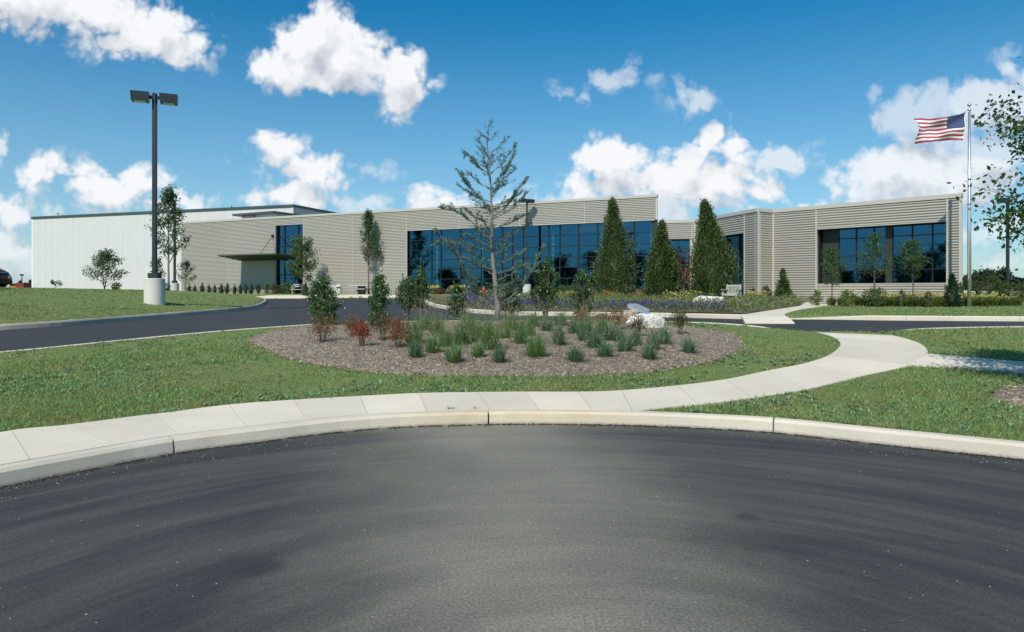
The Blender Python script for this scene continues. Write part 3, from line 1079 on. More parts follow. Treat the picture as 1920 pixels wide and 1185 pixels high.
def bed_h(X, Y):
    d = dist_line(bed_line, X, Y, True)
    ins = inside(bed_poly, X, Y)
    return g0(X, Y) + np.where(ins, 0.03 + 0.10 * (1 - np.exp(-d / 0.25)) * np.clip(d, 0, 1) ** .3 + 0.015 * np.sin(X * 5 + Y * 3) * np.sin(Y * 6 - X), -0.03)


P = np.zeros((len(bed_line) + 1, 34, 3))
for j in range(34):
    f = 1 - (j / 33) ** 1.6 if j else 1.0
    f = 1 - (j / 33) ** 1.5
    q = bc + (bed_line - bc) * f
    q = np.concatenate([q, q[:1]])
    P[:, j, :2] = q
    P[:, j, 2] = bed_h(q[:, 0], q[:, 1]) if j else g0(q[:, 0], q[:, 1]) - 0.02
mb = MB()
mb.grid(P[::-1])
struct(mb.build('mulch_bed', M['mulch'], smooth=True))

# garden bed soil between the road and the buildings
ga = [(787, 563.5), (815, 571), (837, 575), (875, 579), (947, 583), (1000, 584.5), (1100, 585), (1247, 587), (1350, 590.5), (1392, 594)]
gA = smooth_line(garden_kerb + outward(garden_kerb, 1) * 0.19, 0.4)
gB = np.array([at(800, 56.3), at(900, 54.2), at(1000, 51.5), at(1130, 48.5), at(1230, 45.5), at(1300, 44), at(1390, 38), at(1450, 38.5), at(1500, 35), at(1500, 31)])
gB = smooth_line(gB, 0.4)
na = 70
la = np.linspace(0, 1, na)


def resamp(L, n):
    d = np.concatenate([[0], np.cumsum(np.linalg.norm(np.diff(L, axis=0), axis=1))])
    u = np.linspace(0, d[-1], n)
    return np.stack([np.interp(u, d, L[:, 0]), np.interp(u, d, L[:, 1])], 1)


RA, RB = resamp(gA, na), resamp(gB, na)
nb_ = 26
P = np.zeros((na, nb_, 3))
for j in range(nb_):
    q = RA + (RB - RA) * j / (nb_ - 1)
    P[:, j, :2] = q
    P[:, j, 2] = g0(q[:, 0], q[:, 1]) + 0.035
mb = MB()
mb.grid(P[::-1])
struct(mb.build('garden_bed', M['soil'], smooth=True))
garden_poly = np.concatenate([RA, RB[::-1]])

# right-hand flower bed soil (mulch ring of the near tree too)
rb0 = smooth_line(P_([(1546, 573.5), (1600, 572), (1700, 572.5), (1800, 573), (1920, 574), (2150, 576)]), 0.5)
rb1 = smooth_line(np.array([at(1560, 32.0), at(1700, 30.5), at(1800, 30.5), at(1920, 31), at(2150, 32)]), 0.5)
RC, RD = resamp(rb0, 40), resamp(rb1, 40)
P = np.zeros((40, 8, 3))
for j in range(8):
    q = RC + (RD - RC) * j / 7
    P[:, j, :2] = q
    P[:, j, 2] = g0(q[:, 0], q[:, 1]) + 0.03
mb = MB()
mb.grid(P[::-1])
struct(mb.build('flower_bed', M['soil'], smooth=True))
lily_poly = np.concatenate([RC, RD[::-1]])
TREE_R = np.array([7.85, 9.15])
mb = MB()
a = np.linspace(0, 2 * math.pi, 40)
P = np.zeros((40, 8, 3))
for j in range(8):
    r = 1.28 * (1 - j / 7) * (1 + 0.05 * np.sin(a * 5) + 0.03 * np.sin(a * 9))
    if j == 0:
        r = r * 1.03
    P[:, j, 0] = TREE_R[0] + r * np.cos(a)
    P[:, j, 1] = TREE_R[1] + r * np.sin(a)
    P[:, j, 2] = g0(P[:, j, 0], P[:, j, 1]) + (0.10 * (j / 7) + 0.03 if j else -0.03)
mb.grid(P)
struct(mb.build('mulch_ring', M['mulch'], smooth=True))

# ---------------------------------------------------------------- the buildings
PITCH = 0.1325


def onfac(x, A=FA, T=FT):
    """point of a facade line (through A along T) seen at photo column x"""
    k = (x - CX) / F
    s = (k * A[1] - A[0]) / (T[0] - k * T[1])
    return A + T * s


def facp(x, off):
    """point 'off' metres in front of the main facade, seen at photo column x"""
    return onfac(x, FA + FN * off, FT)


def zat(p, y):
    return EYE + (HY - y) * p[1] / F


def corr_panel(p0, p1, z0, z1, parent, name='siding_panel', thick=0.22, inset=0.012, m='siding', base=0.0):
    """horizontally ribbed panel from p0 to p1 (left to right seen from outside)"""
    p0, p1 = np.array(p0, float), np.array(p1, float)
    t = p1 - p0
    L = np.linalg.norm(t)
    t = t / L
    n = np.array([t[1], -t[0]])                      # outward (towards the viewer)
    a, b = p0 + t * inset, p1 - t * inset
    prof = []
    k0 = math.floor((z0 - base) / PITCH)
    z = base + k0 * PITCH
    while z < z1 + PITCH:
        for dz_, o in ((0.0, 0.0), (0.052, 0.0), (0.062, 0.055), (0.122, 0.055), (0.1320, 0.0)):
            prof.append((z + dz_, o))
        z += PITCH
    prof = [(zz_, o) for zz_, o in prof if z0 <= zz_ <= z1]
    prof = [(z0, 0.0)] + prof + [(z1, 0.0)]
    mb = MB()
    P = np.zeros((2, len(prof), 3))
    for j, (zz_, o) in enumerate(prof):
        for i, q in enumerate((a, b)):
            P[i, j] = (*(q + n * o), zz_)
    mb.grid(P)
    c = (a + b) / 2 - n * (thick / 2 + 0.004)
    mb.box((c[0], c[1], (z0 + z1) / 2), (np.linalg.norm(b - a), thick, z1 - z0), math.atan2(t[1], t[0]))
    return mb.build(name, M[m], parent)


def slabbox(p0, p1, z0, z1, out, back, name, m, parent, ext=0.0):
    """a straight bar between plan points, 'out' proud of the facade and 'back' behind it"""
    p0, p1 = np.array(p0, float), np.array(p1, float)
    t = p1 - p0
    L = np.linalg.norm(t)
    t = t / L
    n = np.array([t[1], -t[0]])
    c = (p0 + p1) / 2 + n * (out - back) / 2
    mb = MB()
    mb.box((c[0], c[1], (z0 + z1) / 2), (L + 2 * ext, out + back, z1 - z0), math.atan2(t[1], t[0]))
    return mb.build(name, m, parent)


def vtrim(p, t, z0, z1, parent, wdt=0.07, out=0.075, m=None, name='corner_trim'):
    t = np.array(t, float) / np.linalg.norm(t)
    return slabbox(np.array(p) - t * wdt / 2, np.array(p) + t * wdt / 2, z0, z1, out, 0.03, name, m or M['trim'], parent)


def window(p0, p1, z0, z1, us, zs, parent, back=0.18, m_frame=None, fw=0.055, skip=(), mull=0.05):
    """glazed opening: frame mesh (part) with its panes (sub-parts); us, zs are division positions"""
    p0, p1 = np.array(p0, float), np.array(p1, float)
    t = p1 - p0
    L = np.linalg.norm(t)
    t = t / L
    n = np.array([t[1], -t[0]])
    ang = math.atan2(t[1], t[0])
    us = [0.0] + sorted(us) + [L]
    zs = [z0] + sorted(zs) + [z1]
    mb = MB()

    def bar(u0, u1, a, b, dep=0.10, off=0.0):
        c = p0 + t * (u0 + u1) / 2 - n * (back - off)
        mb.box((c[0], c[1], (a + b) / 2), (u1 - u0, dep, b - a), ang)
    for i, u in enumerate(us):
        wd = fw if i in (0, len(us) - 1) else mull
        bar(max(0, u - wd / 2), min(L, u + wd / 2), z0, z1, 0.12)
    for i, z in enumerate(zs):
        wd = fw if i in (0, len(zs) - 1) else mull * 0.8
        for u0, u1 in zip(us[:-1], us[1:]):
            bar(u0 + mull / 2, u1 - mull / 2, max(z0, z - wd / 2), min(z1, z + wd / 2), 0.10)
    fr = mb.build('window', m_frame or M['dark_frame'], parent)
    r = random.Random(int(L * 100))
    for i, (u0, u1) in enumerate(zip(us[:-1], us[1:])):
        for j, (a, b) in enumerate(zip(zs[:-1], zs[1:])):
            if (i, j) in skip:
                continue
            q = MB()
            c0, c1 = p0 + t * u0 - n * back, p0 + t * u1 - n * back
            j1, j2 = r.uniform(-.006, .006), r.uniform(-.006, .006)
            c0 = c0 + n * j1
            c1 = c1 + n * j2
            cm = (c0 + c1) / 2
            q.box((cm[0], cm[1], (a + b) / 2), (np.linalg.norm(c1 - c0), 0.012, b - a), math.atan2((c1 - c0)[1], (c1 - c0)[0]))
            q.build('pane', M['glass'], fr)
    return fr


# ---- main office wing
bld = thing('office_building', (*(FA + FT * 15), 1.42), 'long low office building in beige ribbed metal siding with blue glass walls', 'building')


def attach(o_list_before, root):
    pass


bld_loc = Vector(bld.location)
bld.location = (0, 0, 0)
ZT = zat(FA, 364.5)                    # parapet top
ZH = zat(onfac(1228), 411.3)           # glass header
GB = 1.36
TOPT = 0.20
xs_left = 340


def fp(x):
    return onfac(x)


# full-height panels, left to right
for xa, xb in ((340, 423), (423, 516.5), (568.5, 661), (661, 762.5)):
    corr_panel(fp(xa), fp(xb), GB - 0.15, ZT - TOPT, bld)
ZE = zat(fp(517), 421.5)
corr_panel(fp(516.5), fp(568.5), ZE, ZT - TOPT, bld)
corr_panel(fp(762.5), fp(861), ZH, ZT - TOPT, bld)
corr_panel(fp(861), fp(974), ZH, ZT - TOPT, bld)
corr_panel(fp(974), fp(1096), ZH, ZT - TOPT, bld)
corr_panel(fp(1096), fp(1229.5), ZH, ZT - TOPT, bld)
for x in (423,):
    vtrim(fp(x), FT, GB - .15, ZT - TOPT, bld, 0.04)
for x in (516, 569, 661, 762.5):
    vtrim(fp(x), FT, GB - .15, ZT - TOPT, bld, 0.09)
for x in (861, 974, 1096):
    vtrim(fp(x), FT, ZH, ZT - TOPT, bld, 0.08)
vtrim(fp(341), FT, GB - .15, ZT - TOPT, bld, 0.10)
vtrim(fp(1231), FT, ZH - .02, ZT - TOPT, bld, 0.14, 0.08)
slabbox(fp(339.5), fp(1232.5), ZT - TOPT, ZT, 0.10, 0.35, 'parapet_cap', M['trim'], bld)
slabbox(fp(763.5), fp(1228), ZH - 0.07, ZH - 0.002, 0.05, 0.25, 'window_head', M['trim'], bld)
slabbox(fp(517), fp(568), ZE - 0.07, ZE - 0.002, 0.05, 0.2, 'window_head', M['trim'], bld)

# main window wall
p0, p1 = fp(765), fp(1222)
t_ = (p1 - p0) / np.linalg.norm(p1 - p0)
Lw = np.linalg.norm(p1 - p0)


def uof(x):
    return float(np.dot(fp(x) - p0, t_))


mz = [1.68 + h for h in (4.40, 3.53, 2.67, 1.86, 1.0, 0.15)]
window(p0, p1, GB, ZH - 0.07, [uof(x) for x in (807, 824.6, 861, 900, 940, 958.7, 979, 1027, 1048, 1083, 1119, 1152, 1188)], mz, bld, back=0.25, mull=0.075)
# dark end reveal
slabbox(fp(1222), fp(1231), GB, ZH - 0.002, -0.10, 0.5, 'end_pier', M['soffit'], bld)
# entrance window
p0e, p1e = fp(518), fp(567.5)
te = (p1e - p0e) / np.linalg.norm(p1e - p0e)
window(p0e, p1e, GB, ZE - 0.07, [float(np.dot(fp(x) - p0e, te)) for x in (530, 556)], [zat(fp(530), y) for y in (444.5, 461.5, 483, 515)], bld, back=0.3, mull=0.10)

# shell: side, back, roof, floor
DEP = 26.0
A0, A1 = fp(341), fp(1231)
B0, B1 = A0 - FN * DEP, A1 + np.array([0.19, 0.98]) * (DEP + 4)


def vwall(p, q, z0, z1, name, m, th=0.2):
    return slabbox(p, q, z0, z1, 0, th, name, m, bld)


vwall(B0, A0 - FN * 0.4, GB - .2, ZT - .1, 'side_wall', M['siding'])
vwall(A1 + np.array([0.19, 0.98]) * 0.7, B1, GB - .2, ZT - .1, 'side_wall', M['siding'])
vwall(B1, B0, GB - .2, ZT - .1, 'back_wall', M['siding'])
mb = MB()


def prism(mb, pts, z0, z1):
    n = len(pts)
    v = [(p[0], p[1], z) for z in (z0, z1) for p in pts]
    q = [(i, (i + 1) % n, n + (i + 1) % n, n + i) for i in range(n)]
    if n == 4:
        mb.add(v, q + [(3, 2, 1, 0), (4, 5, 6, 7)])
    else:
        t1 = [(0, i + 1, i) for i in range(1, n - 1)] + [(n, n + i, n + i + 1) for i in range(1, n - 1)]
        mb.add(v, q, t1)


prism(mb, [A0 - FN * 0.36, A1 + np.array([.06, .36]), B1, B0], ZT - 0.45, ZT - 0.3)
mb.build('roof', M['roof'], bld)
mb = MB()
prism(mb, [A0 - FN * 0.35, A1 + np.array([.06, .5]), B1 + FN * .3, B0 + FN * .3], GB - 0.3, GB - 0.01)
mb.build('interior_floor', M['ifloor'], bld)
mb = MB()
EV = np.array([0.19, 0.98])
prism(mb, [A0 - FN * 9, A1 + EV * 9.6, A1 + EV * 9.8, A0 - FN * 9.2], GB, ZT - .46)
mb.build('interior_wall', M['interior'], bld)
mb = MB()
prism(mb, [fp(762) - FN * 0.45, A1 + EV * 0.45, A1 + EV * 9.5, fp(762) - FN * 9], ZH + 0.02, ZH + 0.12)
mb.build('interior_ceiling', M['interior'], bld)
# round white columns just behind the glass
for x in (811.5, 898, 1031, 1123, 1217.5):
    c = fp(x) - FN * 0.75
    k = (x - CX) / F
    mb = MB()
    mb.tube([(c[0], c[1], GB), (c[0], c[1], ZH - 0.35)], 0.105, 12)
    mb.build('column', M['column'], bld)
# dim pendant lights and counters inside
for x in (1010, 985):
    c = fp(x) - FN * 4.5
    mb = MB()
    mb.lathe([(0.02, 0.5), (0.03, 0.3), (0.2, 0.05), (0.22, 0.0), (0.0, 0.02)], (c[0], c[1], 4.6), 12)
    mb.build('pendant_light', M['column'], bld)
# black lobby bay
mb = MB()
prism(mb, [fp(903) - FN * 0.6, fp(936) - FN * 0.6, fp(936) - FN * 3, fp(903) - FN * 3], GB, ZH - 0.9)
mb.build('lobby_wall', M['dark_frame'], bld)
# white louvre strips hung inside the right end of the glass wall
for k_, x in enumerate((1176, 1184, 1192, 1200)):
    c0, c1 = fp(x) - FN * 1.6, fp(x + 5) - FN * 1.6
    slabbox(c0, c1, GB + .1, ZH - 0.5, 0, 0.03, 'blind', M['interior'], bld)

# entrance canopy
wl, wr = fp(440), fp(560)
PJ = 3.0
k = (408.5 - CX) / F
# front line is parallel to the wall; find its left end on the ray through photo column 408
A_ = fp(500) + FN * PJ
cl_ = onfac(408.5, A_, FT)
cr_ = onfac(517, A_, FT)
wl = cl_ - FN * PJ
wr = cr_ - FN * PJ
zt = zat(cr_, 475.4)
mb = MB()
zb_in = zat(fp(500), 488.5)
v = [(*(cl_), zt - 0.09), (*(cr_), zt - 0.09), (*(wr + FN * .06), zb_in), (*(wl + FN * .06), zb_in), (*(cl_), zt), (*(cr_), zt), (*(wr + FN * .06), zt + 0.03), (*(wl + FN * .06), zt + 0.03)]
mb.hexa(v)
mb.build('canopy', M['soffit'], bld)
slabbox(cl_, cr_, zt - 0.07, zt + 0.02, 0.03, 0.02, 'canopy_edge', M['canopy'], bld)
slabbox(cr_ + FT * -0.001, wr + FN * .1, zt - 0.07, zt + 0.025, 0.03, 0.02, 'canopy_edge', M['canopy'], bld)
bk = fp(513)
mb = MB()
zb = zat(bk, 442.5)
mb.box((bk[0] + FN[0] * .1, bk[1] + FN[1] * .1, zb), (0.22, 0.2, 0.26), math.atan2(FT[1], FT[0]))
cm = cl_ * 0.33 + cr_ * 0.67
mb.tube([(bk[0] + FN[0] * .15, bk[1] + FN[1] * .15, zb), (cm[0] - FN[0] * .5, cm[1] - FN[1] * .5, zt)], 0.028, 6)
mb.build('tie_rod', M['pole'], bld)
bk2 = fp(563)
mb = MB()
mb.tube([(bk2[0] + FN[0] * .1, bk2[1] + FN[1] * .1, zb), (cr_[0] - FN[0] * .5, cr_[1] - FN[1] * .5, zt)], 0.028, 6)
mb.build('tie_rod', M['pole'], bld)

# ---- link and right-hand wing (lower), part of the same building
ZW = EYE + 116.5 * 51.8 / 1300
Dk = lambda y: (ZW - EYE) * F / (HY - y)
q1305 = at(1304, Dk(411.8))
q1421 = at(1421, Dk(390.3))
q1449 = at(1449, Dk(392.8))
q1803 = at(1803.5, Dk(362.2))
q1232 = at(1233, Dk(413.5))
ZLH = zat(q1305, 448.5)
WB = 0.95


def between(a, b, x):
    return onfac(x, a, (b - a) / np.linalg.norm(b - a))


# link facade
corr_panel(q1232, between(q1232, q1305, 1297), ZLH, ZW - TOPT, bld)
corr_panel(between(q1232, q1305, 1295), between(q1232, q1305, 1303), WB, ZW - TOPT, bld, inset=0.03)
slabbox(q1232, q1305, ZW - TOPT, ZW + .003, 0.10, 0.3, 'parapet_cap', M['trim'], bld)
tl = q1305 - q1232
vtrim(between(q1232, q1305, 1297.3), tl, WB, ZW - TOPT, bld, 0.06)
vtrim(between(q1232, q1305, 1302.7), tl, WB, ZW - TOPT, bld, 0.10)
window(q1232, between(q1232, q1305, 1293.5), WB, ZLH - 0.04, [float(np.linalg.norm(between(q1232, q1305, x) - q1232)) for x in (1252, 1272)], [zat(q1305, y) for y in (466, 484, 503, 525)], bld, back=0.2, mull=0.06)
slabbox(between(q1232, q1305, 1293.5), between(q1232, q1305, 1297), WB, ZLH, 0, 0.3, 'corner_trim', M['trim'], bld)
# return wall from the link back to the main wing
slabbox(at(1243, 52.3), q1232 + np.array([0.28, 0.12]), WB, ZW - .02, 0, 0.15, 'side_wall', M['siding'], bld)
# wing face a (receding, with the dark opening)
x_a = [1304, 1397, 1421]
pa = [q1305, between(q1305, q1421, 1397), q1421]
ZWH = zat(pa[1], 434.8)
corr_panel(pa[0], between(q1305, q1421, 1307), WB, ZWH, bld, inset=0.01)
corr_panel(pa[0], pa[1], ZWH, ZW - TOPT, bld)
corr_panel(pa[1], pa[2], WB, ZW - TOPT, bld)
ta = q1421 - q1305
vtrim(pa[1], ta, WB, ZW - TOPT, bld, 0.07)
slabbox(q1305, q1421, ZW - TOPT, ZW, 0.10, 0.3, 'parapet_cap', M['trim'], bld)
slabbox(between(q1305, q1421, 1307), pa[1], ZWH - 0.05, ZWH - .002, 0.04, 0.2, 'window_head', M['trim'], bld)
pw0 = between(q1305, q1421, 1307)
tw = (pa[1] - pw0)
Lw2 = np.linalg.norm(tw)
window(pw0, pa[1], WB, ZWH - 0.05, [Lw2 * .25, Lw2 * .5, Lw2 * .75], [zat(pa[1], y) for y in (463, 485, 515)], bld, back=0.55, mull=0.06)
# green bars added behind this glass in place of a slanted reflection
nA = np.array([ta[1], -ta[0]]) / np.linalg.norm(ta)
ua = ta / np.linalg.norm(ta)
for off, r_, s0 in ((0.30, 0.09, 1.75), (0.32, 0.05, 2.45)):
    top = pa[1] - ua * (s0 + 1.6) - nA * off
    bot = pa[1] - ua * (s0 - 1.15) - nA * off
    mb = MB()
    mb.tube([(top[0], top[1], zat(top, 489)), (bot[0], bot[1], WB)], r_, 8)
    mb.build('reflection_bar', M['reflect_bar'] if 'reflect_bar' in M else M['green_trim'], bld)
# narrow face b
corr_panel(q1421, q1449, WB, ZW - TOPT, bld)
slabbox(q1421, q1449, ZW - TOPT, ZW - .003, 0.10, 0.3, 'parapet_cap', M['trim'], bld)
vtrim(q1421 + (q1449 - q1421) * 0.03, q1449 - q1421, WB, ZW - TOPT, bld, 0.10, 0.08)
vtrim(q1449 - (q1449 - q1421) * 0.02, q1449 - q1421, WB, ZW - TOPT, bld, 0.16, 0.08)
# face c with the picture window
pc = lambda x: between(q1449, q1803, x)
ZC1 = zat(pc(1776), 413.3)
ZC0 = zat(pc(1776), 532.3)
tcv = q1803 - q1449
corr_panel(pc(1449), pc(1531), WB, ZW - TOPT, bld)
corr_panel(pc(1531), pc(1776), ZC1, ZW - TOPT, bld)
corr_panel(pc(1531), pc(1776), WB, ZC0, bld)
corr_panel(pc(1776), pc(1801), WB, ZW - TOPT, bld)
for x in (1451, 1531, 1776.5):
    vtrim(pc(x), tcv, WB, ZW - TOPT, bld, 0.07)
vtrim(pc(1801.5), tcv, WB, ZW - TOPT, bld, 0.13, 0.08)
slabbox(q1449, q1803, ZW - TOPT, ZW + .003, 0.10, 0.3, 'parapet_cap', M['trim'], bld)
slabbox(pc(1532), pc(1776), ZC1 - 0.05, ZC1 - 0.002, 0.05, 0.2, 'window_head', M['trim'], bld)
slabbox(pc(1532), pc(1776), ZC0 + 0.002, ZC0 + 0.05, 0.06, 0.7, 'window_sill', M['trim'], bld)
nC = np.array([tcv[1], -tcv[0]]) / np.linalg.norm(tcv)
uc = tcv / np.linalg.norm(tcv)
RB_ = 0.62                                             # depth of the window recess
gc = lambda x: onfac(x, q1449 - nC * RB_, uc)
slabbox(pc(1532) - nC * 0.24, pc(1532) - nC * (RB_ + .1), ZC0 + .05, ZC1 - .05, 0.04, 0.04, 'window_jamb', M['dark_frame'], bld)
slabbox(pc(1776) - nC * (RB_ + .1), pc(1776) - nC * 0.24, ZC0 + .05, ZC1 - .05, 0.02, 0.04, 'window_jamb', M['dark_frame'], bld)
slabbox(pc(1532), pc(1776), ZC1 - 0.05, ZC1 + 0.1, -0.24, RB_ + .15, 'window_soffit', M['dark_frame'], bld)
slabbox(gc(1543), gc(1573), ZC0 + .05, ZC1 - .05, 0.05, 0.1, 'pier_panel', M['olive_panel'], bld)
slabbox(gc(1662), gc(1674), ZC0 + .05, ZC1 - .05, 0.10, 0.1, 'pier_panel', M['olive_panel'], bld)
rows = [zat(gc(1776), y) for y in (437.9, 474.0, 504.0)]


def cwin(xa, xb, xm):
    a, b = gc(xa), gc(xb)
    window(a, b, ZC0 + .05, ZC1 - .05, [float(np.linalg.norm(gc(x) - a)) for x in xm], rows, bld, back=0.0, mull=0.055)


cwin(1573, 1662, [1606, 1639.5])
cwin(1674, 1776, [1711, 1748.8])
# plain white bars standing in for fluorescent light lines behind this glass
for xa, xb, y in ((1600, 1660, 489), (1690, 1770, 489)):
    a, b = gc(xa) - nC * 1.2, gc(xb) - nC * 1.2
    slabbox(a, b, zat(b, y), zat(b, y) + 0.05, 0, 0.3, 'light_strip', M['column'], bld)
# wing shell
w_out = [q1305, q1421, q1449, q1803]
back_r = q1803 + np.array([0.52, 0.85]) * 16
back_l = np.array([q1305[0] + 3.0, q1305[1] + 14])
vwall(q1803 + np.array([0.52, 0.85]) * 0.3, back_r, WB - .1, ZW - .1, 'side_wall', M['siding'])
vwall(back_r, back_l, WB - .1, ZW - .1, 'back_wall', M['siding'])
mb = MB()
prism(mb, [back_l, q1305 - nA * .31, q1421 - nA * .4 + np.array([.1, .3]), q1449 - nC * .5, q1803 - nC * .35 - uc * .1, back_r - uc * .2], ZW - .45, ZW - .3)
mb.build('roof', M['roof'], bld)
mb = MB()
lk0 = q1232 + np.array([0.2, 0.35])
prism(mb, [lk0, q1305 + np.array([0.3, 0.35]), back_l, lk0 + np.array([3.2, 15.0])], ZW - .46, ZW - .31)
mb.build('roof', M['roof'], bld)
mb = MB()
prism(mb, [back_l, q1305 - nA * .35, q1421 - nA * .4, q1449 - nC * .5, q1803 - nC * .4 - uc * .1, back_r - uc * .2], WB - .3, WB + 0.05)
mb.build('interior_floor', M['ifloor'], bld)
mb = MB()
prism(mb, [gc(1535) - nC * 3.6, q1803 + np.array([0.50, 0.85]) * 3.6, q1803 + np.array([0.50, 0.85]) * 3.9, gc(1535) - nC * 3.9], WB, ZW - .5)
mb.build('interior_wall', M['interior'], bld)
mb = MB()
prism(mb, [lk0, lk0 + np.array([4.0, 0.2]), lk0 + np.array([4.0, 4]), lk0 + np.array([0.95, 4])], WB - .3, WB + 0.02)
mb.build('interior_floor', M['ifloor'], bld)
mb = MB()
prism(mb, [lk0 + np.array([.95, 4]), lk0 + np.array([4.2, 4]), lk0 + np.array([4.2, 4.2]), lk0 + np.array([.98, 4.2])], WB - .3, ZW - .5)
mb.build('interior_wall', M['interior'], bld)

# ---- tall white block behind on the left
W_D = lambda y: 10.5 * F / (HY - y)
wb1 = at(550, 85.0)
wb0 = at(60.5, 99.6)
zW1 = zat(wb1, 383.3)
zW0 = zat(wb0, 406.5)
ZB = (zW1 + zW0) / 2
wh = thing('warehouse_building', (0, 0, 0), 'tall white windowless warehouse block with dark green roof edge behind the office', 'building')
tW = (wb1 - wb0) / np.linalg.norm(wb1 - wb0)
nW = np.array([tW[1], -tW[0]])
LW = np.linalg.norm(wb1 - wb0)
npan = 34
for i in range(npan):
    a, b = wb0 + tW * (LW * i / npan + 0.005), wb0 + tW * (LW * (i + 1) / npan - 0.005)
    mb = MB()
    # vertically fluted wall panel
    nfl = 3
    us_, os_ = [], []
    wd = np.linalg.norm(b - a)
    for kf in range(nfl):
        u0 = wd * kf / nfl
        us_ += [u0, u0 + wd / nfl * .60, u0 + wd / nfl * .68, u0 + wd / nfl * .92]
        os_ += [0.0, 0.0, -0.014, -0.014]
    us_.append(wd)
    os_.append(0.0)
    P = np.zeros((len(us_), 2, 3))
    zt_ = zW0 + (zW1 - zW0) * (i + .5) / npan - 0.28
    for ii, (u, o) in enumerate(zip(us_, os_)):
        q = a + tW * u + nW * o
        P[ii, 0] = (*q, 0.9)
        P[ii, 1] = (*q, zt_)
    mb.grid(P)
    c = (a + b) / 2 - nW * 0.13
    mb.box((c[0], c[1], (0.9 + zt_) / 2), (wd, 0.18, zt_ - 0.9), math.atan2(tW[1], tW[0]))
    mb.build('wall_panel', M['white_panel'], wh)


def fbar(p, q, zp, zq, h, out, back, name, m, parent):
    t = (q - p) / np.linalg.norm(q - p)
    n = np.array([t[1], -t[0]])
    mb = MB()
    v = []
    for dz_ in (-h, 0):
        v += [(*(p + n * out), zp + dz_), (*(q + n * out), zq + dz_), (*(q - n * back), zq + dz_), (*(p - n * back), zp + dz_)]
    mb.hexa(v)
    return mb.build(name, m, parent)


fbar(wb0 - tW * .1, wb1 + tW * .1, zW0, zW1, 0.30, 0.12, 0.4, 'roof_edge', M['green_trim'], wh)
wb2 = wb1 - nW * 45
ksg = 40
for i in range(ksg):
    a, b = wb1 - nW * (45 * i / ksg + .3), wb1 - nW * (45 * (i + 1) / ksg + .295)
    slabbox(a, b, 0.9, zW1 - .3, -0.01, 0.15, 'wall_panel', M['shade_side'], wh)
fbar(wb1 - nW * .41, wb2, zW1, zW1, 0.30, 0.10, 0.3, 'roof_edge', M['green_trim'], wh)
mb = MB()
prism(mb, [wb0 - nW * .3, wb1 - nW * .3 - tW * .2, wb2 - tW * .2, wb0 - nW * 45], ZB - .9, ZB - .6)
mb.build('roof', M['roof'], wh)
slabbox(wb0 - nW * 45, wb0 - nW * .4, 0.9, zW0 - .3, 0, 0.15, 'side_wall', M['shade_side'], wh)
slabbox(wb2, wb0 - nW * 45, 0.9, ZB - .5, 0, 0.15, 'back_wall', M['shade_side'], wh)
vtrim(wb0 + tW * .05, tW, 0.9, zW0 - .3, wh, 0.3, 0.03, M['white_paint'])
vtrim(wb1 - tW * .05, tW, 0.9, zW1 - .3, wh, 0.12, 0.03, M['white_panel'])
pq = wb0 + tW * 3.9 - nW * .8
mb = MB()
mb.tube([(pq[0], pq[1], ZB - .7), (pq[0], pq[1], zW0 + .45)], 0.16, 10)
mb.lathe([(0.0, 0.12), (0.26, 0.10), (0.26, 0.0), (0.0, 0.0)], (pq[0], pq[1], zW0 + .40), 12)
mb.build('roof_vent', M['white_paint'], wh)
pq = at(419, 90) - nW * 1.5
mb = MB()
mb.tube([(pq[0], pq[1], ZB - .7), (pq[0], pq[1], zat(pq, 385.5))], 0.07, 8)
mb.build('roof_vent', M['pole'], wh)

# ---- roof-top plant room on the office roof
ph = thing('rooftop_plant_room', (0, 0, 0), 'small white plant room with dark eaves on the office roof', 'roof structure')
r0, r1 = at(441, 78.5), at(514, 75.5)
tr_ = (r1 - r0) / np.linalg.norm(r1 - r0)
nr = np.array([tr_[1], -tr_[0]])
r2 = r1 - nr * 4.6
zph0, zph1 = zat(r0, 402.0), zat(r1, 396.2)
zr = ZT - .31
zz0 = (zph0 + zph1) / 2
slabbox(at(477, 77.2), r1, zr, zz0 - .22, 0, .2, 'front_wall', M['white_panel'], ph)
slabbox(r0 + tr_ * .4, at(475, 77.2), zr, zz0 - .22, -.6, .8, 'front_wall', M['white_panel'], ph)
slabbox(r1, r2, zr, zz0 - .22, 0.0, .2, 'side_wall', M['shade_side'], ph)
slabbox(r1 - nr * 3.0, r1 - nr * 4.4, zr, zz0 - .4, 0.03, .02, 'door', M['dark_frame'], ph)
mb = MB()
prism(mb, [r0 + nr * .4, r1 + nr * .4 + tr_ * .3, r2 + tr_ * .3, r0 - nr * 4.6], zz0 - .22, zz0)
mb.build('roof', M['green_trim'], ph)
mb = MB()
c = at(476, 76.9)
mb.tube([(c[0], c[1], zr), (c[0], c[1], zz0 - .22)], 0.09, 8)
mb.build('post', M['green_trim'], ph)

# ---------------------------------------------------------------- plant builders
def rdir(n, r):
    v = r.normal(0, 1, (n, 3))
    return v / np.linalg.norm(v, axis=1)[:, None]


def leafset(mb, c, size, r, aspect=0.45, out=None, outw=0.0, upw=0.0, mi=0):
    n = len(c)
    a = rdir(n, r)
    if out is not None:
        a = a * (1 - outw) + out * outw
    a[:, 2] += upw
    a /= np.linalg.norm(a, axis=1)[:, None] + 1e-9
    b = np.cross(a, rdir(n, r))
    b /= np.linalg.norm(b, axis=1)[:, None] + 1e-9
    s = size * r.uniform(0.65, 1.25, n)[:, None]
    mb.leaves(c, a * s * 0.5, b * s * 0.5 * aspect, mi)


def prof_oval(t):
    return np.sqrt(np.clip(1 - (2 * t - 1) ** 2, 0, 1)) ** 0.8


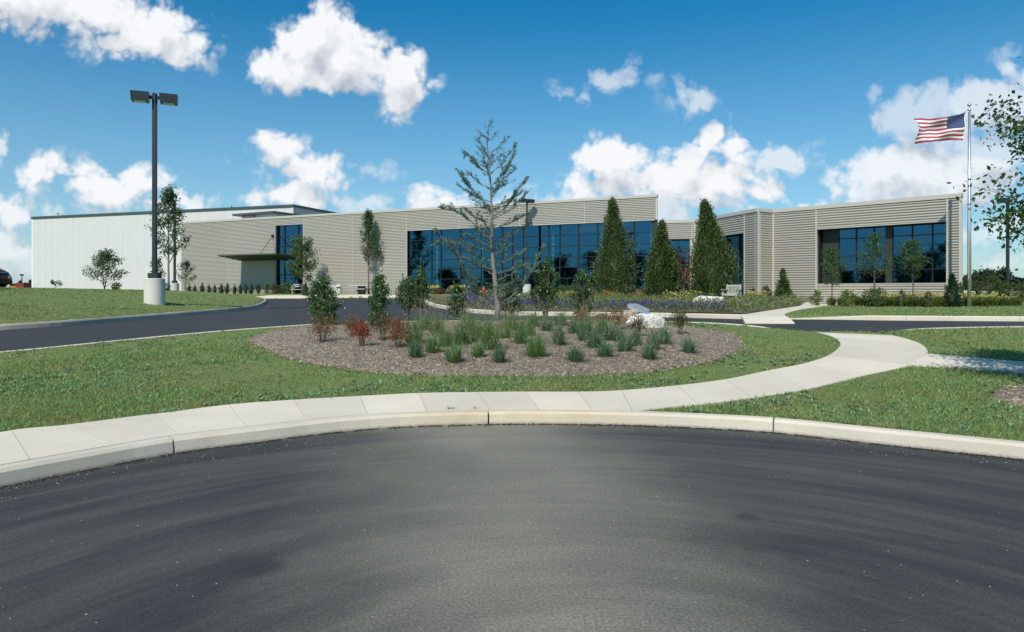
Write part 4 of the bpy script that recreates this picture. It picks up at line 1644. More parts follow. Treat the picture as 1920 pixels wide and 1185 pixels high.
def prof_cone(t):
    return np.clip(1 - t, 0, 1) ** 0.75 * np.clip(t * 5 + 0.35, 0, 1)


def prof_arb(t):
    return np.interp(t, [0, .08, .28, .46, .60, .72, .86, 1], [.72, .95, 1.0, .86, .60, .38, .22, .03])


def prof_tear(t):
    return np.clip(np.sin(np.clip(t, 0, 1) ** 0.62 * math.pi), 0, 1) ** .8


def prof_round(t):
    return np.sqrt(np.clip(1 - (2 * t - 1) ** 2, 0, 1))


def broadleaf(name, pos, h, clear, rx, label, cat, leafm, barkm, nl=16, nleaf=2600, leaf=0.10, seed=1, prof=prof_oval,
              rise=0.45, tr=0.05, group=None, lean=(0, 0), stems=1, spread=0.16, aspect=0.5, twigs=5, z=None):
    r = np.random.default_rng(seed)
    z0 = g1(pos) if z is None else z
    t_ = thing(name, (pos[0], pos[1], z0 - 0.03), label, cat, group)
    tb = MB()
    cl, w = [], []
    tops = []
    for s in range(stems):
        az = s * 2.4 + r.uniform(0, 1)
        sp = 0 if stems == 1 else rx * 0.35
        n = 9
        tt = np.linspace(0, 1, n)
        px_ = lean[0] * tt**1.3 + sp * math.cos(az) * tt + np.cumsum(r.normal(0, .012, n)) * h * .1
        py_ = lean[1] * tt**1.3 + sp * math.sin(az) * tt + np.cumsum(r.normal(0, .012, n)) * h * .1
        px_ -= px_[0]
        py_ -= py_[0]
        P = np.stack([px_, py_, tt * h * 0.95], 1)
        rad = tr * (1 - tt * .85) / (1 if stems == 1 else 1.6)
        rad[0] *= 1.25
        tb.tube(P, rad, 8)
        tops.append(P)
    for i in range(nl):
        P = tops[i % stems]
        u = clear / h + (1 - clear / h) * (i / nl) ** 0.9 * 0.86
        st = np.array([np.interp(u * 1.0, np.linspace(0, .95, 9), P[:, k]) for k in range(3)])
        az = i * 2.39996 + r.uniform(-.4, .4)
        tz = u * h + rise * rx * r.uniform(.6, 1.3) * (1.0 if u < .8 else 1.3)
        tz = min(tz, h * r.uniform(.95, 1.0))
        tcr = (tz - clear) / (h - clear)
        rr_ = rx * float(prof(np.array(np.clip(tcr, 0.02, 0.97)))) * r.uniform(.72, 1.06)
        rr_ = max(rr_, rx * .10)
        cx_ = np.interp(tz, P[:, 2], P[:, 0])
        cy_ = np.interp(tz, P[:, 2], P[:, 1])
        tip = np.array([cx_ + rr_ * math.cos(az), cy_ + rr_ * math.sin(az), tz])
        mid = (st + tip) / 2 + np.array([0, 0, -0.05 * rx * rise]) + r.normal(0, .03 * rx, 3)
        tt = np.linspace(0, 1, 6)[:, None]
        C = (1 - tt)**2 * st + 2 * tt * (1 - tt) * mid + tt**2 * tip
        rb = tr * (1 - u) * 0.5 + tr * .09
        tb.tube(C, rb * (1 - tt[:, 0] * .8), 5, cap=False)
        for k in range(twigs):
            f = r.uniform(.30, 1.0)
            b0 = np.array([np.interp(f, tt[:, 0], C[:, j]) for j in range(3)])
            d = rdir(1, r)[0]
            d[2] = abs(d[2]) * .6 + .1
            e = b0 + d * rx * spread * r.uniform(.6, 2.0)
            tb.tube([b0, (b0 + e) / 2 + r.normal(0, .01 * rx, 3), e], [tr * .10, tr * .06, tr * .03], 3, cap=False)
            cl.append((b0 + e) / 2)
            cl.append(e)
            cl.append(b0)
    cl = np.array(cl)
    pk = cl[r.integers(0, len(cl), nleaf)] + r.normal(0, 1, (nleaf, 3)) * rx * spread * 0.62
    pk = pk[pk[:, 2] > clear * .75]
    tb.build('trunk', barkm, t_, smooth=True)
    lb = MB()
    leafset(lb, pk, leaf, r, aspect, upw=-0.15)
    lb.build('crown', leafm, t_)
    return t_


def conifer(name, pos, h, rx, label, cat, leafm, seed=1, n=9000, leaf=0.16, lean=(0, 0), clump=260, prof=prof_cone, group=None, z=None, core=0.72, low=0.0):
    r = np.random.default_rng(seed)
    z0 = g1(pos) if z is None else z
    t_ = thing(name, (pos[0], pos[1], z0 - 0.05), label, cat, group)
    tb = MB()
    tb.tube([(0, 0, 0), (lean[0] * .4, lean[1] * .4, h * .5), (lean[0], lean[1], h * .97)], [rx * .09 + .01, rx * .06, .01], 7)
    tb.build('trunk', M['bark'], t_)
    # bumpy clumps over a cone
    tc_ = r.uniform(low, 0.985, clump) ** 1.15
    az = r.uniform(0, 2 * math.pi, clump)
    lobes = 1 + 0.20 * np.sin(az * 3 + tc_ * 9 + seed) + 0.16 * np.sin(az * 5 - tc_ * 17)
    R = rx * prof(tc_) * lobes * r.uniform(.66, 1.06, clump)
    cc = np.stack([R * np.cos(az) + lean[0] * tc_**2, R * np.sin(az) + lean[1] * tc_**2, tc_ * h], 1)
    idx = r.integers(0, clump, n)
    sz = (rx * 0.17 * (0.35 + 0.65 * prof(tc_)))[idx][:, None]
    off = r.normal(0, 1, (n, 3)) * sz * np.array([1, 1, 1.35])
    p = cc[idx] + off
    out = np.stack([np.cos(az), np.sin(az), np.full(clump, .8)], 1)[idx]
    lb = MB()
    leafset(lb, p, leaf, r, 0.42, out=out, outw=0.55, upw=0.25)
    # loose tip sprays
    m = n // 12
    tz = r.uniform(.80, 1.0, m)
    pr = rx * (0.02 + .25 * (1 - tz))
    q = np.stack([r.normal(0, 1, m) * pr + lean[0] * tz**2, r.normal(0, 1, m) * pr + lean[1] * tz**2, tz * h], 1)
    leafset(lb, q, leaf, r, 0.35, upw=1.0)
    # dark inner mass
    zz_ = np.linspace(max(low, 0.01), .9, 12)
    a = np.arange(14) * 2 * math.pi / 14
    V = []
    for t in zz_:
        rad = rx * core * float(prof(np.array(t))) * (1 + .1 * np.sin(a * 3 + t * 9))
        V.append(np.stack([rad * np.cos(a) + lean[0] * t**2, rad * np.sin(a) + lean[1] * t**2, np.full(14, t * h)], 1))
    q = [(i * 14 + j, i * 14 + (j + 1) % 14, (i + 1) * 14 + (j + 1) % 14, (i + 1) * 14 + j) for i in range(11) for j in range(14)]
    lb.add(np.concatenate(V), q)
    lb.build('crown', leafm, t_)
    return t_


def shrub(name, pos, h, rx, label, cat, leafm, seed=1, n=1500, leaf=0.07, clear=0.0, prof=prof_round, ry=None, group=None, z=None, spikes=0, stemm='bark', aspect=.5, holes=.0, core=True):
    r = np.random.default_rng(seed)
    z0 = g1(pos) if z is None else z
    t_ = thing(name, (pos[0], pos[1], z0 - 0.03), label, cat, group)
    sb = MB()
    ns = 5
    cl = []
    for i in range(ns + 9):
        az = i * 2.4 + r.uniform(-.3, .3)
        f = r.uniform(.35, 1.0)
        tz = clear + (h - clear) * r.uniform(.35, 1.0)
        rr_ = rx * float(prof(np.array(np.clip((tz - clear) / (h - clear), .05, .95)))) * f * .85
        b0 = np.array([0.06 * rx * math.cos(az), .06 * rx * math.sin(az), 0])
        e = np.array([rr_ * math.cos(az), rr_ * math.sin(az), tz])
        mid = (b0 + e) / 2 + np.array([-.2 * rr_ * math.cos(az), -.2 * rr_ * math.sin(az), 0.1 * h])
        tt = np.linspace(0, 1, 5)[:, None]
        C = (1 - tt)**2 * b0 + 2 * tt * (1 - tt) * mid + tt**2 * e
        sb.tube(C, np.linspace(.022, .006, 5) * max(h, .6), 5, cap=False)
    sb.build('stem', M[stemm], t_, smooth=True)
    # clumps fill a lumpy volume, denser near the surface
    nc = 95
    t = r.uniform(0.02, 1, nc)
    az = r.uniform(0, 6.283, nc)
    lob = 1 + .22 * np.sin(az * 2 + seed) + .16 * np.sin(az * 3 + t * 7 + seed * 2)
    R = rx * prof(t) * lob * np.sqrt(r.uniform(.15, 1, nc))
    cc = np.stack([R * np.cos(az), R * np.sin(az), clear + t * (h - clear)], 1)
    idx = r.integers(0, nc, n)
    p = cc[idx] + r.normal(0, 1, (n, 3)) * rx * .15
    p[:, 2] = np.maximum(p[:, 2], max(clear * .8, .02))
    lb = MB()
    o = p - np.array([0, 0, h * .4])
    o /= np.linalg.norm(o, axis=1)[:, None]
    leafset(lb, p, leaf, r, aspect, out=o, outw=.4, upw=.2)
    for s in range(spikes):
        a_ = r.uniform(0, 6.28)
        rr_ = rx * r.uniform(0, .5)
        hh = h * r.uniform(.10, .30)
        m = 26
        tt = r.uniform(0, 1, m)
        q = np.stack([rr_ * math.cos(a_) + r.normal(0, .02, m), rr_ * math.sin(a_) + r.normal(0, .02, m), h * .88 + tt * hh], 1)
        leafset(lb, q, leaf * .9, r, aspect, upw=1.2)
    lb.build('foliage', leafm, t_)
    return t_


def px_thing(x, ybase, D=None):
    """plan position of a thing whose foot stands at photo pixel (x, ybase)"""
    return pix(x, ybase) if D is None else at(x, D)


def hpx(D, dy):
    return dy * D / F


# ---------------------------------------------------------------- blue cedar on the island
cp = pix(931, 606)
CD = cp[1]
r = np.random.default_rng(11)
ced = thing('cedar_tree', (cp[0], cp[1], g1(cp)), 'sparse young blue cedar with upswept branches in the middle of the mulch bed', 'tree')
S = CD / F                              # metres per photo pixel here
tb, lb = MB(), MB()
z_of = lambda y: (606 - y) * S
x_of = lambda x: (x - 931) * S
tk = [(931, 606), (934, 575), (930, 540), (925, 500), (922, 450), (922, 400), (920, 350), (917, 300), (912, 262), (909, 240)]
TP = np.array([(x_of(x), 0.01 * i, z_of(y)) for i, (x, y) in enumerate(tk)])
tb.tube(TP, np.array([.100, .080, .070, .058, .046, .036, .026, .017, .010, .005]), 10)


def cedar_branch(P, rad, needle=1.0, sub=True):
    P = np.asarray(P, float)
    d = np.concatenate([[0], np.cumsum(np.linalg.norm(np.diff(P, axis=0), axis=1))])
    L = d[-1]
    n = max(4, int(L / .12))
    u = np.linspace(0, L, n)
    C = np.stack([np.interp(u, d, P[:, k]) for k in range(3)], 1) + np.concatenate([np.zeros((1, 3)), r.normal(0, .008, (n - 1, 3))])
    tb.tube(C, np.linspace(rad, rad * .22, n), 5, cap=False)
    # tufts of needles sit along the top of every twig
    m = int(L * 40 * needle)
    uu = r.uniform(.05 * L, L, m)
    cc = np.stack([np.interp(uu, u, C[:, k]) for k in range(3)], 1)
    k = 7
    cc = np.repeat(cc, k, 0) + r.normal(0, 1, (m * k, 3)) * np.array([.020, .020, .013])
    leafset(lb, cc, 0.046, r, 0.26, upw=0.45)
    if sub and L > .32:
        ns = int(L / .10)
        for i in range(ns):
            f = r.uniform(.22, .97)
            b0 = np.array([np.interp(f * L, u, C[:, k]) for k in range(3)])
            fw = C[-1] - C[0]
            fw = fw / np.linalg.norm(fw)
            side = np.cross(fw, (0, 0, 1))
            side = side / (np.linalg.norm(side) + 1e-6) * (1 if i % 2 else -1)
            dr = fw * .55 + side * r.uniform(.4, 1.0) + np.array([0, 0, r.uniform(-.12, .42)])
            dr = dr / np.linalg.norm(dr)
            l2 = (0.12 + .30 * L * (1 - f) + .05) * r.uniform(.5, 1.15)
            cedar_branch([b0, b0 + dr * l2 * .5, b0 + dr * l2 + np.array([0, 0, .12 * l2])], rad * .35, needle, False)


prof_c = lambda y: np.interp(y, [238, 262, 300, 340, 380, 420, 470, 510, 545, 575], [8, 26, 44, 58, 66, 74, 76, 66, 66, 52])
yb = 572.0
k = 0
while yb > 246:
    az = k * 2.39996 + r.uniform(-.35, .35)
    L = prof_c(yb) * S * r.uniform(.70, 1.15)
    slope = np.interp(yb, [240, 330, 430, 560], [1.15, .80, .45, .30]) * r.uniform(.7, 1.25)
    s0 = np.array([np.interp(z_of(yb), TP[:, 2], TP[:, j]) for j in range(3)])
    e = s0 + np.array([L * math.cos(az), L * math.sin(az), L * slope])
    m_ = s0 + np.array([.5 * L * math.cos(az), .5 * L * math.sin(az), L * slope * .35])
    cedar_branch([s0, m_, e], np.interp(yb, [240, 570], [.007, .014]), np.interp(yb, [240, 330, 400, 560], [.35, .6, .9, 1.0]))
    yb -= np.interp(yb, [240, 400, 575], [7.0, 8.2, 9.5])
    k += 1
for pts, rad, y_ in (([(936, 573), (958, 556), (985, 532), (1002, 498), (1022, 455)], .034, .35),
                     ([(926, 576), (897, 556), (878, 520), (858, 480), (836, 452), (812, 432)], .034, -.25),
                     ([(921, 452), (895, 425), (868, 402), (845, 392), (818, 385)], .022, .3),
                     ([(922, 470), (880, 465), (850, 455), (812, 462)], .020, -.5),
                     ([(924, 515), (960, 505), (985, 500), (1005, 512)], .02, -.5),
                     ([(926, 545), (890, 545), (862, 552), (846, 560)], .02, .55),
                     ([(921, 410), (950, 385), (972, 352), (992, 330)], .02, .2),
                     ([(921, 395), (890, 360), (868, 335), (860, 322)], .02, -.3),
                     ([(919, 350), (945, 325), (962, 292), (965, 268)], .016, .1),
                     ([(918, 330), (890, 305), (875, 285), (868, 298)], .014, .2)):
    n = len(pts)
    cedar_branch([(x_of(x), y_ * i / n, z_of(y)) for i, (x, y) in enumerate(pts)], rad * .62, 1.25)
tb.build('trunk', M['bark_grey'], ced, smooth=True)
lb.build('crown', M['cedar'], ced)

# ---------------------------------------------------------------- glossy shrubs on the island
for i, (x, yb_, yt, wd, n, sp, clr, lab) in enumerate((
        (604, 610, 524, 60, 2600, 3, .05, 'broad glossy evergreen shrub at the left end of the mulch bed against the road'),
        (712, 618, 517, 52, 2300, 2, .05, 'tall dense evergreen shrub left of the paired small trees, nandina at its foot'),
        (764, 601, 522, 56, 1700, 2, .35, 'round-headed evergreen shrub on a short bare stem left of the cedar'),
        (790, 602, 503, 34, 900, 3, .30, 'evergreen shrub with a pale upright shoot rising above its neighbours'),
        (857, 601, 536, 40, 1300, 1, .12, 'small dark evergreen shrub just left of the cedar trunk'),
        (958, 598, 548, 48, 1000, 0, .22, 'low dark evergreen shrub just behind and right of the cedar trunk'),
        (1023, 604, 487, 50, 2000, 3, .22, 'tall evergreen shrub with yellowish tip, first to the right of the cedar'),
        (1092, 603, 512, 50, 1500, 5, .18, 'evergreen shrub with spiky pale shoots beside the boulders'))):
    p = pix(x, yb_)
    D = p[1]
    h = hpx(D, yb_ - yt)
    shrub('evergreen_shrub', p, h, hpx(D, wd) / 2 * .88, lab, 'shrub', M['holly'], 40 + i, int(n * 2.1), 0.058, clear=h * clr, spikes=sp + 2, group='evergreen shrubs on the island', aspect=.55, prof=lambda t: np.interp(t, [0, .15, .45, .75, 1], [.55, .95, 1.0, .7, .22]))


def nandina(x, yb_, yt, wd, m, lab, seed):
    p = pix(x, yb_)
    D = p[1]
    h = hpx(D, yb_ - yt)
    rx = hpx(D, wd) / 2
    r = np.random.default_rng(seed)
    t_ = thing('nandina_shrub', (p[0], p[1], float(bed_h(np.array([p[0]]), np.array([p[1]]))[0]) - .01), lab, 'shrub', 'nandinas in the mulch bed')
    sb, lb = MB(), MB()
    for i in range(9):
        az = i * 2.4
        e = np.array([rx * .55 * math.cos(az) * r.uniform(.3, 1), rx * .55 * math.sin(az) * r.uniform(.3, 1), h * r.uniform(.6, .97)])
        b0 = np.array([.04 * math.cos(az), .04 * math.sin(az), 0])
        sb.tube([b0, (b0 + e) / 2 + r.normal(0, .01, 3), e], [.008, .006, .003], 4, cap=False)
        for q in range(3):
            c = b0 + (e - b0) * r.uniform(.45, 1.0)
            k = 46
            o = r.normal(0, 1, (k, 3)) * np.array([rx * .42, rx * .42, h * .085])
            leafset(lb, c + o, .042, r, .38, upw=-.1)
    sb.build('stem', M['bark'], t_)
    lb.build('foliage', m, t_)


nandina(604, 652, 597, 58, M['nandina_mix'], 'bronze nandina with bare reddish canes, leftmost in the mulch bed', 1)
nandina(662, 641, 597, 40, M['nandina_mix'], 'orange-tipped nandina behind the brightest red one', 2)
nandina(678, 662, 612, 44, M['nandina_red'], 'bright red low nandina nearest the grass on the left', 3)
nandina(716, 649, 594, 44, M['nandina_green'], 'tall greenish nandina at the foot of the dense evergreen shrub', 4)
nandina(746, 663, 612, 46, M['nandina_mix'], 'thin bronze nandina left of the first grass clumps', 5)
nandina(742, 637, 606, 34, M['nandina_red'], 'small dull red nandina behind the thin bronze one', 15)
nandina(1156, 628, 578, 50, M['nandina_mix'], 'dark bronze nandina left of the white boulder', 6)
nandina(1195, 641, 600, 34, M['nandina_green'], 'small green nandina directly in front of the white boulder', 7)
nandina(1275, 638, 588, 36, M['nandina_green'], 'upright olive nandina right of the white boulder', 8)
nandina(1090, 622, 588, 36, M['nandina_mix'], 'faded bronze nandina among grasses left of the boulders', 9)
nandina(1128, 610, 590, 30, M['nandina_mix'], 'short faded nandina beside the rusty rock', 10)


def grass_clump(x, yb_, hh, wd, m, lab, seed, seeds=0, n=120, name='grass_clump', group='ornamental grass clumps in the mulch bed'):
    p = pix(x, yb_)
    D = p[1]
    h = hpx(D, hh) * 1.22
    rx = hpx(D, wd) / 2 * 1.75
    r = np.random.default_rng(seed)
    t_ = thing(name, (p[0], p[1], float(bed_h(np.array([p[0]]), np.array([p[1]]))[0]) - .01), lab, 'grass', group)
    lb = MB()

    def blades(n, h, rx, w, mi, hmin=.55):
        az = r.uniform(0, 6.283, n)
        sp = r.uniform(0, 1, n) ** .7 * rx
        hh_ = h * r.uniform(hmin, 1.0, n) ** 1.2 * (1 - .42 * (sp / max(rx, .01)) ** 2)
        b0 = np.stack([np.cos(az) * sp * .25, np.sin(az) * sp * .25, np.zeros(n)], 1)
        tip = np.stack([np.cos(az) * sp * 1.35, np.sin(az) * sp * 1.35, hh_], 1) + r.normal(0, .03, (n, 3))
        mid = b0 * .45 + tip * .55 + np.array([0, 0, 1.0]) * (hh_ * .16)[:, None]
        mid[:, :2] = b0[:, :2] * .68 + tip[:, :2] * .32
        wv = np.stack([-np.sin(az + r.normal(0, .8, n)), np.cos(az), np.zeros(n)], 1) * w
        v = np.stack([b0 - wv, b0 + wv, mid - wv * .8, mid + wv * .8, tip], 1).reshape(-1, 3)
        k = np.arange(n) * 5
        lb.add(v, np.stack([k, k + 1, k + 3, k + 2], 1), np.stack([k + 2, k + 3, k + 4], 1), mi)
        return tip
    blades(int(n * 2.4), h, rx, .0042, 0, .35)
    if True:
        tp = blades(seeds * 3 + 6, h * 1.5, rx * 1.5, .0015, 1, .6)
        c = np.repeat(tp, 6, 0) + r.normal(0, 1, (len(tp) * 6, 3)) * np.array([.006, .006, .03])
        leafset(lb, c, .035, r, .3, upw=1.0, mi=1)
    lb.build('foliage', [m, M['seed']], t_)
    return t_


GBm, GGm = M['ornblue'], M['ornblade']
for i, (x, yb_, hh, wd, m, sd, lab) in enumerate((
        (780, 683, 38, 32, GBm, 0, 'small dark green grass clump, front row leftmost'),
        (812, 674, 40, 36, GGm, 4, 'mid green grass clump beside the leftmost front one'),
        (851, 691, 44, 38, GGm, 6, 'taller green grass clump in the front row below the small shrub left of the cedar'),
        (896, 682, 30, 30, GGm, 0, 'short light green grass clump in front of the large bright one'),
        (936, 692, 36, 28, GBm, 5, 'narrow dark grass clump in the front row below the cedar'),
        (1005, 681, 50, 50, GGm, 6, 'large spreading green grass clump right of the cedar trunk'),
        (917, 668, 66, 50, GGm, 16, 'largest upright bright grass clump with seed heads before the cedar'),
        (866, 657, 56, 40, GGm, 16, 'upright pale grass clump with seed heads left of the cedar trunk'),
        (776, 655, 52, 42, GGm, 14, 'wispy grass clump next to the thin bronze nandina'),
        (818, 640, 44, 40, GGm, 16, 'pale wispy grass clump behind the front row on the left'),
        (946, 645, 40, 32, GGm, 10, 'green grass clump just right of the cedar trunk base'),
        (976, 655, 46, 40, GGm, 10, 'green grass clump behind the large spreading one'),
        (1049, 659, 44, 30, GBm, 8, 'upright dark clump behind the front row, centre right'),
        (1079, 690, 34, 36, GBm, 3, 'dark blue-green grass clump in the front row right of the large spreading one'),
        (1026, 631, 28, 26, GBm, 6, 'small blue-green clump at the foot of the tall shrub right of the cedar'),
        (1076, 636, 34, 28, GBm, 10, 'wispy dark clump in the back row left of the boulders'),
        (1114, 664, 40, 38, GBm, 5, 'blue-green grass clump in the middle row left of the boulders'),
        (1134, 682, 34, 38, GBm, 3, 'dense dark grass clump, front row, below the rusty rock'),
        (1141, 650, 32, 32, GBm, 10, 'wispy clump behind the middle row next to the dark bronze nandina'),
        (1172, 672, 36, 36, GBm, 3, 'rounded dark grass clump below the white boulder'),
        (1218, 683, 34, 30, GBm, 8, 'dark grass clump with seed heads, front right of the white boulder'),
        (1246, 657, 36, 30, GBm, 6, 'green clump just below the right side of the white boulder'),
        (1292, 672, 32, 32, GBm, 3, 'rightmost isolated dark grass clump on open mulch'),
        (1226, 668, 40, 26, GBm, 9, 'thin clump with tall seed heads between the two right front clumps'),
        (1002, 622, 34, 34, GGm, 12, 'faded wispy clump near the lawn edge behind the bed centre'),
        (880, 628, 40, 36, GGm, 14, 'faded wispy clump behind the upright pale ones'),
        (1100, 630, 34, 30, GGm, 14, 'pale wispy clump next to the faded bronze nandina'),
        (797, 628, 36, 34, GGm, 16, 'faint wispy clump behind the leftmost clumps, close to the road'),
        (836, 662, 40, 34, GGm, 12, 'mid green clump between the wispy one and the upright pale one on the left'),
        (893, 650, 44, 34, GGm, 14, 'green clump left of and behind the largest bright one'),
        (962, 628, 36, 34, GGm, 14, 'hazy pale clump right behind the cedar trunk base'),
        (990, 640, 40, 34, GGm, 12, 'green clump between the cedar trunk and the upright dark clump'),
        (1052, 620, 30, 30, GGm, 12, 'small hazy clump at the back edge right of the tall shrub'),
        (1096, 650, 40, 34, GBm, 9, 'blue-green clump behind the middle row, left of the wispy one'),
        (1128, 636, 34, 30, GGm, 12, 'hazy clump just left of the dark bronze nandina'),
        (1160, 652, 32, 30, GBm, 8, 'short blue-green clump just below the dark bronze nandina'),
        (1190, 660, 34, 28, GBm, 8, 'short dark clump below the small green nandina'),
)):
    grass_clump(x, yb_, hh, wd, m, lab, 100 + i, int(sd * .8), 170 if wd > 40 else 130)


# ---------------------------------------------------------------- rocks
def rock(name, p, z, size, ang, m, lab, seed, tilt=(0, 0), flat=0.6, group=None, rough=.05):
    r = np.random.default_rng(seed)
    nu, nv = 44, 26
    u = np.linspace(0, 2 * math.pi, nu, endpoint=False)
    v = np.linspace(0.02, math.pi - .02, nv)
    U, V = np.meshgrid(u, v, indexing='ij')
    d = np.stack([np.sin(V) * np.cos(U), np.sin(V) * np.sin(U), np.cos(V)], -1)
    pl = rdir(16, r)
    pl = np.concatenate([pl, [[0, 0, 1], [1, 0, 0], [-1, 0, 0], [0, 1, 0], [0, -1, 0], [0, 0, -1]]])
    hgt = np.concatenate([r.uniform(.80, 1.0, 16), [flat, .95, .95, .9, .9, .7]])
    dots = d @ pl.T
    R = np.where(dots > .05, hgt / np.maximum(dots, .05), 9).min(-1)
    k = rdir(9, r) * r.uniform(3, 14, 9)[:, None]
    nz = sum(np.sin(d @ k[i] * 1.0 + i) * (1.0 / (1 + .12 * np.linalg.norm(k[i]))) for i in range(9))
    R = R * (1 + rough * nz * .5)
    P = d * R[..., None] * np.array(size) / 2
    cx_, sx_ = math.cos(tilt[0]), math.sin(tilt[0])
    cy_, sy_ = math.cos(tilt[1]), math.sin(tilt[1])
    Rx = np.array([[1, 0, 0], [0, cx_, -sx_], [0, sx_, cx_]])
    Ry = np.array([[cy_, 0, sy_], [0, 1, 0], [-sy_, 0, cy_]])
    P = P @ (Ry @ Rx).T
    mb = MB()
    mb.grid(np.concatenate([P, P[:1]], 0)[:, ::-1])
    o = mb.build(name, m)
    o.location = (p[0], p[1], z)
    o.rotation_euler = (0, 0, ang)
    tag(o, lab, 'boulder', group)
    return o


p = pix(1216, 624)
rock('boulder', p + [0, .25], g1(p) + .17, (1.02, .62, .62), .1, M['rock_white'], 'white blocky quartz boulder at the right end of the grass clumps', 3, flat=.86, rough=.07)
p = pix(1196, 606)
rock('boulder', p, g1(p) + .36, (.64, .60, .26), -.15, M['rock_grey'], 'blue-grey slab rock tilted up behind the white boulder', 17, tilt=(.30, .40), flat=.55, rough=.03)
p = pix(1176, 613)
rock('boulder', p, g1(p) + .20, (.46, .5, .52), .4, M['rock_tan'], 'rusty orange rock under the tilted grey slab', 7, flat=.9)
rg = 'boulders in the flower garden'
for (x, yb_, wd, hh, m, sd, lab, tl_) in (
        (1268, 570, 40, 13, M['rock_tan'], 21, 'cream flat boulder in the flowers in front of the middle tall conifer', (0, .05)),
        (1333, 573, 56, 18, M['rock_white'], 22, 'long pale boulder with rusty foot left of the wooden garden chair', (0, -.05)),
        (1382, 568, 24, 10, M['rock_white'], 23, 'pale boulder seen through the legs of the wooden garden chair', (0, 0)),
        (961, 572, 34, 16, M['rock_white'], 24, 'angular white boulder behind the cedar trunk by the purple flowers', (.1, .28)),
        (1057, 568, 22, 7, M['rock_white'], 25, 'small low white boulder in the purple flowers between the two shrubs', (0, 0)),
        (1342, 575, 30, 12, M['rock_tan'], 26, 'rusty boulder at the foot of the long pale one', (0, .1))):
    p = pix(x, yb_)
    S_ = p[1] / F
    rock('boulder', p + [0, wd * S_ * .3], g1(p) + hh * S_ * .42, (wd * S_ * 1.05, wd * S_ * .7, hh * S_ * 1.45), sd * .7, m, lab, sd, tilt=tl_, flat=.75, group=rg)

# ---------------------------------------------------------------- tall conifers and other planting by the building
for (x, yb_, yt, wd, D, m, lab, ln, sd) in (
        (1155, 562, 371, 76, 43.5, M['arbor'], 'tall conical arborvitae in front of the glass wall, leftmost of the three', -.25, 4),
        (1241, 566, 413, 64, 38.5, M['arbor'], 'shortest of the three tall conical arborvitae, at the corner of the glass wall', 0, 5),
        (1338, 560, 374, 84, 36.5, M['arbor'], 'tall broad arborvitae with a leaning tip beside the wooden garden chair', -.5, 6)):
    p = at(x, D)
    z = g1(p)
    h = EYE + (HY - yt) * D / F - z
    conifer('arborvitae', p, h, wd * D / F / 2 * .90, lab, 'conifer', m, sd, 24000, .125, lean=(ln, 0), clump=520, group='tall arborvitae by the office', core=.50, prof=prof_arb)

for (x, yb_, yt, wd, D, m, n, lab, sd) in (
        (1468, 557, 503, 34, 35.5, M['arbor'], 3600, 'young conifer against the plain ribbed wall left of the picture window', 31),
        (1785, 556, 512, 32, 30.5, M['spruce'], 3600, 'dark green conical conifer at the right foot of the picture window', 32),
        (573, 552, 528, 17, 60.5, M['spruce'], 700, 'small dark cone shrub right of the entrance', 33)):
    p = at(x, D)
    z = g1(p)
    conifer('conifer', p, EYE + (HY - yt) * D / F - z, wd * D / F / 2, lab, 'conifer', m, sd, n, .11, clump=150, core=.6)

# row of dwarf conifers along the far-left wall
hed = ('leftmost dwarf conifer in the row along the ribbed wall', 'second dwarf conifer from the left in the row along the ribbed wall', 'third dwarf conifer from the left along the ribbed wall', 'dwarf conifer below the left tip of the canopy, left one',
       'dwarf conifer below the left tip of the canopy, right one', 'dwarf conifer on the sunlit wall under the canopy front', 'dwarf conifer just left of the canopy shadow, fifth from the right', 'dwarf conifer nearest the canopy shadow on its lit side',
       'dwarf conifer at the left edge of the canopy shadow', 'dwarf conifer inside the canopy shadow', 'rightmost dwarf conifer of the row, in the canopy shadow')
for i, (x, lab) in enumerate(zip((355, 365, 379, 392, 403, 415, 426, 440, 450.5, 461, 471), hed)):
    q = facp(x, 1.2)
    if i == 0:
        first = conifer('dwarf_conifer', q, 1.0, .27, lab, 'conifer', M['spruce'], 50, 260, .12, clump=40, group='dwarf conifers in a row by the wall', z=1.42, core=.6, prof=prof_tear)
    else:
        copy_thing(first, (q[0], q[1], 1.39), lab, rz=i * 1.3, scale=random.Random(i).uniform(.85, 1.1))

# trees
broadleaf('maple_tree', at(316, 50), hpx(50, 195), 1.9, hpx(50, 42), 'slender young tree with open crown beside the second lamp post on the bank', 'tree', M['maple'], M['bark_grey'], 26, 2900, .19, 61, prof=prof_tear, rise=1.1, tr=.085, spread=.15)
broadleaf('multi_stem_shrub', at(196, 40), hpx(40, 70), .15, hpx(40, 33), 'loose multi-stemmed bush on the bank in front of the white warehouse', 'shrub', M['willowleaf'], M['bark'], 26, 3000, .11, 62, rise=.8, tr=.035, stems=5, spread=.17)
broadleaf('sapling', at(347, 52), hpx(52, 54), .5, hpx(52, 18), 'thin pale sapling in front of the left edge of the ribbed wall', 'tree', M['willowleaf'], M['bark'], 16, 1000, .11, 63, rise=.8, tr=.03, stems=3, spread=.2)
broadleaf('sapling', at(295, 46), hpx(46, 60), .6, hpx(46, 14), 'thin leafy sapling just right of the tall double lamp post', 'tree', M['maple'], M['bark'], 14, 700, .13, 64, rise=.9, tr=.03, spread=.25)
broadleaf('bush', at(105, 40), hpx(40, 14), .1, hpx(40, 13), 'tiny sparse bush low on the bank near the left end of the warehouse', 'shrub', M['maple'], M['bark'], 8, 160, .11, 65, tr=.015, stems=3)
shrub('bush', at(218, 37), hpx(37, 14), hpx(37, 10), 'low green bush at the foot of the multi-stemmed bush', 'shrub', M['willowleaf'], 66, 300, .11)
shrub('bush', at(312, 48), hpx(48, 13), hpx(48, 9), 'low green bush by the foot of the slender tree on the bank', 'shrub', M['maple'], 67, 260, .12)
pr = facp(691, 1.1)
